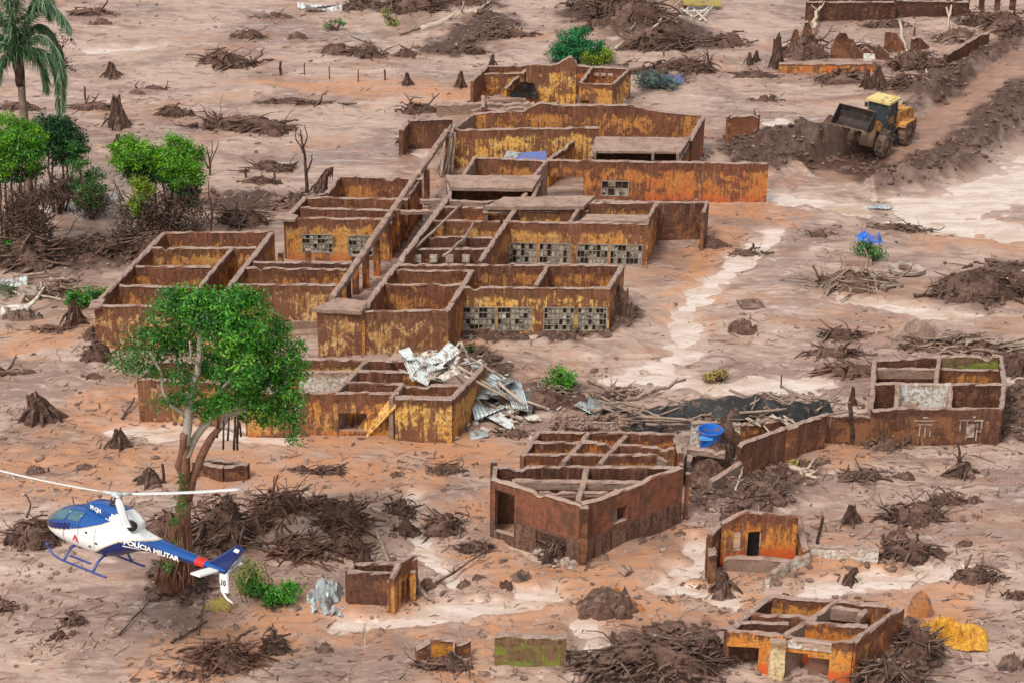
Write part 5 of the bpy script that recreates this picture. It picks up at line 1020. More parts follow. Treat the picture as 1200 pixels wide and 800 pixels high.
# ---- trees at the left edge
def multi(px, py, blobs0, mat, label, seed, stems, nsub=120, size=.078, tw=40, twbox=None, name='tree', smat='root', mats2=None):
    blobs = [(x, y, rx * 1.18, ry * 1.12, dy) for x, y, rx, ry, dy in blobs0]; g = G(px, py); r = thing(name, label, 'tree', g); leaves('crown', blobs, g.y, M[mat], r, nsub, 26, size, seed, .17); rg = random.Random(seed)
    ps = []
    for x0, x1, y1 in stems: ps.append(([(x0, py + rg.uniform(-3, 4), rg.uniform(-.4, .4)), ((x0 + x1) / 2 + rg.uniform(-4, 4), (py + y1) / 2, rg.uniform(-.5, .5)), (x1, y1, rg.uniform(-.5, .5))], rg.uniform(1.5, 3), .8))
    limbs(r, ps, g.y, smat, 'trunk', seed, 6); ps = []
    if twbox:
        x0, y0, x1, y1 = twbox
        for k in range(tw):
            x = rg.uniform(x0, x1); y = y0 + (y1 - y0) * rg.random() ** .7; L = rg.uniform(6, 30) * rg.choice((.6, 1, 1)); dx = rg.gauss(0, 14); d = rg.uniform(-1.2, 1.2); ps.append(([(x, y, d), (x + dx * .5 + rg.uniform(-3, 3), y - L * .5, d), (x + dx, y - L, d + rg.uniform(-.3, .3))], rg.uniform(.4, 1.1), .3))
        limbs(r, ps, g.y, smat, 'twig', seed + 1, 4)['kind'] = 'stuff'
    if twbox:
        x0, y0, x1, y1 = twbox; leaves('dead_brush', [((x0 + x1) / 2 + (x1 - x0) * u, (y0 + y1) / 2 - 5 + (y1 - y0) * v_, (x1 - x0) * .24, (y1 - y0) * .30, 0) for u, v_ in ((-.28, .1), (0, -.15), (.28, .05), (0, .25))], g.y, M['dead'], r, 95, 24, .06, seed + 9, .26)['kind'] = 'stuff'
    if mats2:
        for m2, b2 in mats2: leaves('crown', b2, g.y, M[m2], r, nsub, 26, size, seed + 5, .17)
    return r
multi(25, 296, [(6, 150, 20, 12, 0), (26, 160, 20, 15, -.3), (0, 172, 14, 14, 0), (40, 166, 12, 14, 0), (8, 188, 16, 13, .2), (40, 186, 8, 12, 0), (0, 202, 10, 8, 0)], 'leaf_lime', 'bright green crown on many thin dark stems at the left edge, below the palm', 21, [(8, 5, 190), (16, 12, 185), (22, 25, 170), (30, 38, 180), (38, 40, 190), (3, 0, 200), (45, 36, 200), (28, 20, 195), (50, 48, 215)], tw=150, twbox=(0, 225, 58, 290), mats2=[('leaf', [(34, 176, 16, 14, -.4), (14, 175, 14, 12, .4), (12, 286, 7, 6, -.6)]), ('leaf_dark', [(12, 206, 20, 9, .3), (38, 200, 12, 8, .3)])])  # dark leaf clumps low in the crown paint in its underside shade
multi(72, 250, [(52, 146, 16, 11, 0), (70, 152, 14, 12, 0), (84, 164, 15, 14, 0), (66, 172, 16, 10, .3), (90, 172, 8, 10, 0), (54, 162, 12, 10, .2), (74, 184, 12, 8, .3)], 'leaf_dark', 'dark green tree crown just right of the palm trunk at the left edge', 22, [(68, 62, 165), (72, 80, 170), (76, 88, 180), (64, 55, 172), (70, 72, 180)], tw=60, twbox=(54, 205, 90, 250))
multi(106, 256, [(91, 186, 9, 13, 0), (88, 200, 6, 6, 0), (104, 222, 14, 11, 0), (114, 230, 10, 11, 0), (98, 236, 8, 8, 0), (110, 205, 8, 6, .4)], 'leaf_mid', 'thin mid green sapling between the dark green crown and the two lobed lime tree', 23, [(105, 100, 215), (107, 112, 220), (102, 92, 195), (108, 116, 235)], nsub=70, tw=26, twbox=(88, 225, 126, 256))
multi(190, 284, [(150, 176, 16, 12, 0), (166, 180, 14, 14, 0), (144, 188, 10, 9, 0), (208, 182, 20, 18, 0), (222, 192, 15, 16, 0), (196, 194, 14, 14, .2), (212, 206, 16, 10, 0), (185, 186, 10, 10, .4), (230, 206, 8, 8, 0), (164, 196, 12, 8, .3)], 'leaf_lime', 'two lobed bright lime green tree on dark tangled stems, left of the upper ruins', 24, [(184, 155, 195), (188, 170, 195), (191, 190, 200), (194, 205, 205), (198, 218, 205), (186, 164, 235), (193, 222, 225), (190, 182, 205), (180, 160, 225), (200, 230, 215)], tw=260, twbox=(140, 225, 240, 292), mats2=[('leaf_yel', [(160, 214, 10, 9, -.6), (168, 224, 10, 9, -.6), (158, 240, 7, 9, -.6), (164, 250, 6, 6, -.6)]), ('leaf_dark', [(206, 208, 14, 8, .2), (160, 203, 18, 7, .3), (214, 220, 20, 7, .3), (188, 206, 16, 8, .3), (228, 232, 8, 12, .4)])])  # darker clumps below each lobe put the crown's shade into leaf colour
# ---- bushes
bush(676, 74, [(664, 48, 14, 14, 0), (678, 40, 10, 11, 0), (672, 58, 18, 10, -.2), (692, 58, 18, 9, 0), (654, 64, 12, 8, 0), (706, 62, 10, 7, .2)], 'leaf_em', 'emerald green bush behind the small yellow ruin at the top', 41, nsub=70, nleaf=30, size=.085, spread=.18, group=TG)
bush(697, 76, [(694, 68, 12, 6, -.2), (708, 66, 10, 6, 0), (686, 72, 8, 4, -.2), (714, 62, 6, 5, 0)], 'leaf_yel', 'yellow green low shrub in front of the emerald bush', 42, nsub=60, size=.08, group=TG)
bush(98, 360, [(92, 350, 11, 9, 0), (106, 345, 12, 8, .2), (118, 340, 9, 6, .4), (86, 352, 6, 6, 0)], 'leaf', 'round green bush at the left front corner of the far left rooms', 43, nsub=60, size=.085, spread=.16, group=TG)
bush(655, 458, [(656, 444, 14, 12, 0), (646, 448, 9, 8, 0), (666, 448, 8, 9, 0), (657, 434, 9, 6, 0)], 'leaf', 'round green bush beside the scrap metal pile', 44, nsub=60, size=.085, spread=.16, group=TG)
bush(1023, 306, [(1020, 294, 13, 9, 0), (1030, 296, 8, 8, .1), (1012, 290, 8, 6, .2)], 'leaf_mid', 'small green bush in front of the crumpled blue sheet on the right', 45, nsub=60, size=.08, spread=.16, group=TG)
bush(320, 704, [(332, 692, 14, 7, -.2), (320, 696, 12, 6, 0), (342, 688, 9, 6, 0), (308, 690, 12, 5, .1), (296, 682, 8, 5, .2), (326, 702, 12, 4, -.3)], 'leaf', 'low trailing green plant on the ground right of the helicopter tail', 46, 12, .085, nsub=60, spread=.16, group=TG)
rg = random.Random(77); g0 = G(290, 696); r = thing('trailing_vine', 'yellow green looping creeper stems behind the helicopter tail', 'plant', g0); ps = []
for k in range(26): x = 282 + rg.random() * 18; ps.append(([(x, 697, rg.uniform(-.5, .3)), (x + rg.uniform(-14, 4), 675 + rg.uniform(-8, 8), rg.uniform(-.5, .5)), (x + rg.uniform(-4, 14), 660 + rg.uniform(-3, 14), rg.uniform(-.4, .4)), (x + rg.uniform(4, 24), 684 + rg.uniform(-8, 12), rg.uniform(-.4, .4))], .9, .5))
M['vine'] = make_plain('green_vine_stem', (.26, .28, .07), .6); limbs(r, ps, g0.y, 'vine', 'stem', 7, 5); leaves('foliage', [(286, 668, 10, 12, 0), (294, 684, 10, 8, 0)], g0.y, M['leaf_mid'], r, 24, 16, .07, 7, .2)
bush(392, 36, [(388, 29, 9, 4, 0), (398, 26, 7, 4, 0)], 'leaf_mid', 'small green tuft among the dark trunks at the top', 47, nsub=60, size=.08, spread=.14, group=TG)
bush(465, 30, [(458, 26, 8, 6, 0), (452, 18, 6, 6, 0)], 'leaf_yel', 'olive yellow shrub below the dark trunks at the top edge', 48, nsub=40, size=.08, spread=.16, group=TG)
bush(555, 412, [(553, 407, 6, 4, 0)], 'leaf_dark', 'tiny dark green sprig on top of the scrap metal pile', 49, 3, nsub=80, size=.08, spread=.1, group=TG)
bush(842, 446, [(840, 440, 14, 4, 0), (850, 438, 8, 4, 0), (832, 441, 6, 3, 0)], 'straw', 'tuft of dry yellow grass on the wet flat above the collapsed roof', 50, 8, nsub=60, size=.10, spread=.14)
bush(15, 345, [(8, 338, 9, 8, 0), (14, 342, 8, 6, 0)], 'leaf_blue', 'dusty blue green plant among the rubble at the left edge', 51, nsub=40, size=.09, group=TG)
M['teal'] = make_leaf('grey_teal_leaves', (.05, .085, .085), (.12, .18, .18), (.24, .32, .32))
bush(775, 104, [(765, 92, 12, 8, 0), (780, 97, 14, 7, 0), (752, 95, 8, 7, .2), (790, 98, 8, 5, 0)], 'teal', 'grey teal mud dusted bush right of the small yellow ruin', 52, nsub=55, size=.09)
# ---- bare trees and snags
snag(360, 226, [([(360, 228, 0), (359, 200, 0), (356, 178, .1), (352, 152, 0)], 2.6, .8), ([(359, 205, 0), (364, 190, -.2), (366, 180, -.2)], 1.6, .5), ([(356, 180, 0), (348, 165, .2), (346, 150, .2)], 1.2, .4), ([(357, 172, 0), (360, 160, 0), (357, 146, 0)], 1, .4), ([(354, 162, 0), (347, 155, 0)], .8, .4)], 'slim leafless tree with forked top left of the upper left block', 61)
snag(247, 288, [([(250, 288, 0), (248, 262, 0), (247, 240, 0), (244, 212, 0)], 1.8, .6), ([(248, 262, 0), (240, 250, 0), (234, 240, 0)], 1, .4), ([(247, 250, 0), (254, 240, 0), (258, 232, 0)], 1, .4)], 'thin bare sapling right of the lime green tree', 62)
snag(246, 206, [([(246, 207, 0), (245, 190, 0), (242, 172, 0)], 1.5, .6), ([(245, 195, 0), (252, 180, .1), (256, 166, 0)], 1, .4), ([(245, 198, 0), (237, 182, 0), (236, 168, 0)], 1, .4), ([(246, 190, 0), (249, 175, 0), (248, 164, 0)], .9, .4)], 'dry brown shrub right behind the lime green tree', 63, 'root_red')
snag(832, 84, [([(832, 84, 0), (830, 70, 0), (828, 58, 0)], 2.2, .9), ([(831, 72, 0), (836, 64, 0)], 1, .4), ([(830, 66, 0), (824, 60, 0)], 1, .4)], 'small bare stump tree on the open mud right of the top debris', 64)
snag(1124, 552, [([(1124, 553, 0), (1125, 535, 0), (1123, 515, 0)], 3, .9), ([(1125, 540, 0), (1132, 530, 0)], 1.6, .5), ([(1124, 538, 0), (1116, 530, 0)], 1.4, .4)], 'broken upright sapling in the mud below the right hand house', 65)
# ================================================================== SCRAP, TANKS, SHEETS
rg = random.Random(101)
SH = [(488, 424, 2.6, 1.6, 2.6, 20, 12, -10, 'white crumpled roofing sheet at the left end of the scrap pile', 'zinc_w'), (506, 420, 2.8, 2.2, 1.3, 35, -8, 14, 'long pale roofing sheet sloping across the top of the scrap pile', 'zinc_w'), (522, 417, 2.8, 2.4, 1.1, 55, 10, -16, 'narrow pale roofing sheet angled to the right on the scrap pile', 'zinc_w'),
      (497, 436, 2.5, 1.2, 1.6, -20, 25, 8, 'small pale sheet hanging off the front of the scrap pile', 'zinc_w'), (513, 430, 2.7, 1.5, 1.0, 8, -18, 12, 'pale sheet folded in the middle of the scrap pile', 'zinc_w'), (478, 415, 2.9, .9, 1.1, 40, 30, 10, 'pale scrap standing upright at the left tip of the scrap pile', 'zinc_w'), (555, 424, 1.9, 1.3, 1.0, 60, 18, 20, 'pale twisted sheet at the right top of the scrap pile', 'zinc_w'),
      (580, 450, 1.2, 2.4, 1.5, 65, 16, -10, 'grey roofing sheet slid off the right of the yellow building', 'zinc'), (605, 462, .9, 1.3, 2.8, 18, 20, 12, 'ribbed grey roofing sheet standing steeply among the fallen sheets', 'zinc'), (572, 478, .6, 2.4, 1.3, 28, 8, 10, 'ribbed grey roofing sheet lying lowest against the yellow building', 'zinc'),
      (592, 446, 1.3, 1.8, 1.2, 100, -12, 16, 'dark grey sheet at the back of the fallen sheets', 'zinc_d'), (618, 470, .5, 1.0, 2.2, -8, 14, 18, 'dark ribbed sheet at the right end of the fallen sheets', 'zinc_d'), (588, 492, .35, 1.0, 2.2, 40, 12, 6, 'narrow pale strip pointing to the lower right below the fallen sheets', 'zinc_w'), (561, 507, .2, 1.2, 1.0, 12, 6, 4, 'small square grey sheet lowest of the fallen sheets', 'zinc'),
      (600, 478, .5, 1.8, 1.0, 20, 5, -10, 'dirty white sheet half buried among the fallen sheets', 'plastic_w'), (565, 462, 1.2, 1.4, 1.0, 75, 20, 5, 'dull grey sheet leaning on the end wall of the yellow building', 'zinc_d'), (625, 490, .2, 1.0, .7, 30, 10, 10, 'cream scrap panel right of the fallen sheets', 'plastic_w')]
for i, (x, y, z, ww, ll, yw, pt, rl, lab, mt) in enumerate(SH):
    corrugated(P(x, y, z), ww * .72, ll * .72, yw, pt * .8, rl * .8, lab, mt, 200 + i, bend=.22)
for i, (x, y, z, ww, ll, yw, mt, lab) in enumerate([(372, 7, .3, 3.2, .5, 25, 'zinc_w', 'long pale sheet lying at the top edge left of the dark trunks'), (380, 12, .25, 3.0, .45, 22, 'zinc_w', 'second pale strip just below the long pale sheet at the top edge'), (715, 476, .5, 2.2, .6, -8, 'zinc_d', 'grey sheet lying on the mud behind the clay tiles'), (690, 478, .35, 1.4, .6, -35, 'zinc', 'small steel grey sheet tilted behind the clay tiles'), (10, 330, .5, 2.0, .8, 12, 'zinc_w', 'pale sheet among the rubble at the left edge')]):
    corrugated(P(x, y, z), ww, ll, yw, 6, 6, lab, mt, 230 + i, group='loose roofing sheets on the mud')
for i, (a, b_, lab) in enumerate([((472, 412, 2.7), (500, 418, 2.6), 'short pale timber at the left tip of the scrap pile'), ((528, 430, 2.7), (572, 482, .3), 'long timber sloping down over the right end wall of the yellow building'), ((536, 428, 2.7), (584, 458, 1.2), 'middle timber sloping right from the scrap pile'), ((552, 420, 2.5), (588, 442, 1.8), 'upper timber sloping right from the scrap pile'), ((540, 402, 3.4), (553, 425, 2.2), 'steep stick standing above the scrap pile'), ((545, 440, 2.4), (598, 468, .9), 'lower timber sloping right across the grey sheets'),
    ((495, 428, 2.6), (530, 422, 2.7), 'level timber under the pale sheets of the scrap pile'), ((505, 444, 2.4), (520, 432, 2.6), 'short timber end at the front of the scrap pile'), ((560, 450, 1.4), (640, 478, .3), 'longest timber reaching right beyond the fallen grey sheets'), ((566, 470, .8), (612, 492, .2), 'lowest timber across the fallen grey sheets'), ((584, 448, 1.6), (616, 475, .8), 'steep timber over the fallen grey sheets')]):
    mb = MB(); p = P(*a); pole(mb, p, P(*b_), .075, .06, wob=.04, rng=rg); tag(link('timber', mb, M['pole' if i % 3 else 'log'], None, True, p), lab, 'timber', 'roof timbers in the scrap pile')
mb = MB()
for k in range(70):
    x = rg.gauss(588, 26); y = rg.gauss(484, 14); p = P(x, y, 0); p.z = max(0, gz(p.x, p.y)) + .1; rot = Euler((rg.uniform(-.6, .6), rg.uniform(-.6, .6), rg.uniform(0, 3))).to_matrix(); mb.box(p, (rg.uniform(.15, .6), rg.uniform(.1, .4), rg.uniform(.03, .12)), rot)
for k in range(60):
    x = rg.gauss(515, 22); y = rg.gauss(428, 10); p = P(x, y, rg.uniform(1.9, 2.7)); rot = Euler((rg.uniform(-.8, .8), rg.uniform(-.8, .8), rg.uniform(0, 3))).to_matrix(); mb.box(p, (rg.uniform(.2, .9), rg.uniform(.1, .5), .03), rot)
o = link('scrap_bits', mb, M['plastic_w'], None, False, P(588, 484)); tag(o, 'scattered pale broken bits around the fallen sheets', 'rubble', None, 'stuff')
o = heap(640, 478, 60, 24, 'reddish mud bank with litter right of the fallen sheets', 71, 'earth', 'mud_bank', 'mud bank', None, 10); o = heap(604, 466, 26, 20, 'yellow crumpled plastic among the fallen sheets', 72, 'straw', 'plastic_sheet', 'plastic sheet', None, 5, .8)
# blue water tank
g = P(832, 518, 1.05); r = thing('water_tank', 'bright blue plastic water tank beside the collapsed roof', 'water tank', g)
mb = MB(); n = 28; vs = []
for z, rr in ((-.3, .46), (.62, .56), (.64, .60), (.70, .60), (.70, .55), (.0, .44)):
    for k in range(n): a = 6.2832 * k / n; vs.append((g.x + math.cos(a) * rr, g.y + math.sin(a) * rr, g.z + z))
mb.add(vs, [(j * n + k, j * n + (k + 1) % n, (j + 1) * n + (k + 1) % n, (j + 1) * n + k) for j in range(5) for k in range(n)] + [tuple(range(n - 1, -1, -1)), tuple(5 * n + k for k in range(n))]); link('tank_body', mb, M['bluetank'], r, False)
mb = MB(); mb.box(g + Vector((-.25, -.48, .45)), (.62, .16, .14)); link('tank_label', mb, make_plain('light_blue_band', (.10, .36, .74), .4), r, False)
wl = wall(thing('tank_plinth', 'brown masonry block carrying the blue water tank', 'wall', P(830, 530)), 812, 530, 850, 533, .7, 'dark', th=.5, rag=.02)
def crumple(px, py, W, D, h, label, mat, seed, z=.1, name='plastic_sheet', cat='plastic sheet', fq=7):
    g = P(px, py, z); n = 26; mb = MB(); vs = []
    for s in (0, .015):
        for j in range(n + 1):
            for i in range(n + 1):
                x, y = i / n - .5, j / n - .5; f = fbm(np.array([x * fq + seed]), np.array([y * fq]), seed, 4 if fq > 5 else 3)[0]; ed = 1 + .5 * (fbm(np.array([math.atan2(y, x) * 1.2 + 5]), np.array([seed * 1.]), seed, 2)[0] - .5)
                vs.append((g.x + x * W * ed, g.y + y * D * ed, g.z + h * (abs(f - .5) * 4.2 - .1) * (1 - 2.2 * (x * x + y * y)) - s))
    N = (n + 1) ** 2; fs = [(j * (n + 1) + i, j * (n + 1) + i + 1, (j + 1) * (n + 1) + i + 1, (j + 1) * (n + 1) + i) for j in range(n) for i in range(n)]
    mb.add(vs, fs + [tuple(N + k for k in reversed(f)) for f in fs]); o = link(name, mb, M[mat], None, False, g); return tag(o, label, cat)
crumple(1017, 283, 1.6, 1.4, .5, 'crumpled bright blue plastic sheet behind the small green bush on the right', 'bluetank', 5, fq=3.2)
crumple(1108, 745, 2.9, 2.0, .6, 'bright yellow tarpaulin crumpled on the mud right of the bottom right house', 'tarp', 9, name='tarpaulin', cat='tarpaulin'); 
heap(1078, 722, 34, 36, 'orange yellow clay stump with a pale muddy top right of the bottom right house', 73, 'orock', 'clay_mound', 'mound', None, 3, .2)
b = thing('blue_panel', 'faded blue panel lying flat inside the upper hall', 'panel', P(620, 184, .3)); mb = MB(); q = [P(603, 188, 1.35), P(641, 188, 1.35), P(640, 177, 1.5), P(612, 179, 1.5)]; mb.prism(q, (0, 0, -.05)); link('sheet', mb, M['bluesheet'], b); mb = MB(); q = [P(588, 189, 1.3), P(602, 188, 1.33), P(611, 179, 1.48), P(594, 177, 1.45)]; mb.prism(q, (0, 0, -.05)); link('grey_sheet', mb, M['zinc'], b)
crumple(383, 704, 1.5, 2.2, .8, 'grey white plastic sheeting heaped left of the box shaped hut', 'zinc', 12, fq=4.); crumple(785, 96, 2.0, 1.4, .6, 'bluish grey plastic caught in the teal bush', 'bluesheet', 13)
crumple(1030, 243, 1.4, .6, .25, 'small green sheet lying in the right hand floodwater', 'leafsheet' if 'leafsheet' in M else 'zinc', 14)
tag(link('brick_slab', (lambda mb: (mb.box(P(1003, 306, .25), (1.7, .7, .35), Matrix.Rotation(.05, 3, 'Z')), mb)[1])(MB()), M['tilec'], None, False, P(1003, 306)), 'flat red block of masonry left of the small bush on the right', 'masonry block')
g = P(1062, 320, .2); mb = MB(); n = 20; vs = []
for j, (rr, z) in enumerate(((.5, 0), (1.0, .12), (1.05, .30), (.98, .30), (.7, .14))):
    for k in range(n): a = 6.2832 * k / n; vs.append((g.x + math.cos(a) * rr * 1.0, g.y + math.sin(a) * rr * .7, g.z + z))
mb.add(vs, [(j * n + k, j * n + (k + 1) % n, (j + 1) * n + (k + 1) % n, (j + 1) * n + k) for j in range(4) for k in range(n)] + [tuple(range(n - 1, -1, -1)), tuple(4 * n + k for k in range(n))]); mb.box(g + Vector((-.1, .2, .35)), (.7, .4, .25), Matrix.Rotation(.4, 3, 'Y'))
tag(link('tank_cover', mb, M['stone'], None, False, g), 'round cream tank lid lying on the mud below the crumpled blue sheet', 'tank lid')
mb = MB(); mb.box(P(880, 357, .15), (1.3, 1.0, .12), Euler((.1, .05, .3)).to_matrix()); tag(link('board', mb, M['heap'], None, False, P(880, 357)), 'flat square board lying on the bare flat right of the channel', 'board')
mb = MB(); mb.tube([P(738, 668, .25), P(728, 673, .12)], [.30, .34], 8); mb.box(P(735, 668, .3), (.9, .5, .25), Euler((.3, .5, .9)).to_matrix()); tag(link('concrete_chunk', mb, M['slab'], None, False, P(735, 668)), 'tilted grey slab fragment below the corner of the brick house', 'concrete chunk')
# white framework at the top
r = thing('scrap_frame', 'tangle of white painted bars at the top, right of the root field', 'scrap', P(812, 22))
for i, (a, b_) in enumerate([((795, 22), (808, 8)), ((805, 26), (832, 8)), ((812, 10), (828, 25)), ((800, 14), (838, 12)), ((835, 8), (820, 24)), ((798, 10), (812, 20))]):
    mb = MB(); pole(mb, P(*a, .3 + .1 * i), P(*b_, .6), .08, .08, rng=rg); link('bar', mb, M['plastic_w'], r, True)
mb = MB(); mb.box(P(822, 3, .7), (3.0, 1.2, .12), Euler((.2, .05, .1)).to_matrix()); tag(link('roof_panel', mb, M['straw'], None, False, P(822, 3)), 'tan panel above the white bars at the top edge', 'panel')
heap(788, 12, 30, 22, 'reddish clay pile left of the white bars at the top', 74, 'tilec', 'rubble_heap', 'rubble', None, 8)
# left edge rubble
o = logobj(P(4, 364, .35), P(38, 366, .35), .32, 'thick cream coloured trunk section at the left edge', 'plastic_w', r2=.28, stubs=1, seed=3)
for i, (a, b_, rr, lab, mt) in enumerate([((15, 328), (70, 326), .12, 'long thin pole above the cream trunk section', 'log'), ((60, 334), (92, 330), .16, 'grey trunk lying left of the round green bush', 'log'), ((49, 336), (49, 362), .06, 'thin white pole standing at the left rubble', 'pole'), ((44, 350), (80, 358), .06, 'white curved branch beside the thin white pole', 'pole'), ((18, 346), (34, 358), .06, 'short white stick above the cream trunk section', 'pole')]):
    log_px(*a, *b_, rr, lab, .25, .25 + .9 * (i == 2), mat=mt, seed=i, stubs=1)
mb = MB(); mb.box(P(33, 345, .4), (.9, .8, .6), Euler((.4, .3, .6)).to_matrix()); tag(link('concrete_chunk', mb, M['stone'], None, False, P(33, 345)), 'square tan concrete lump among the left edge rubble', 'concrete chunk')
heap(25, 376, 44, 14, 'dark grey rubble strip below the cream trunk section', 75, 'rubber', 'rubble_heap', 'rubble', None, 10); heap(10, 388, 16, 8, 'two small tan stones below the left edge rubble', 76, 'stone', 'stone', 'stone', None, 2)
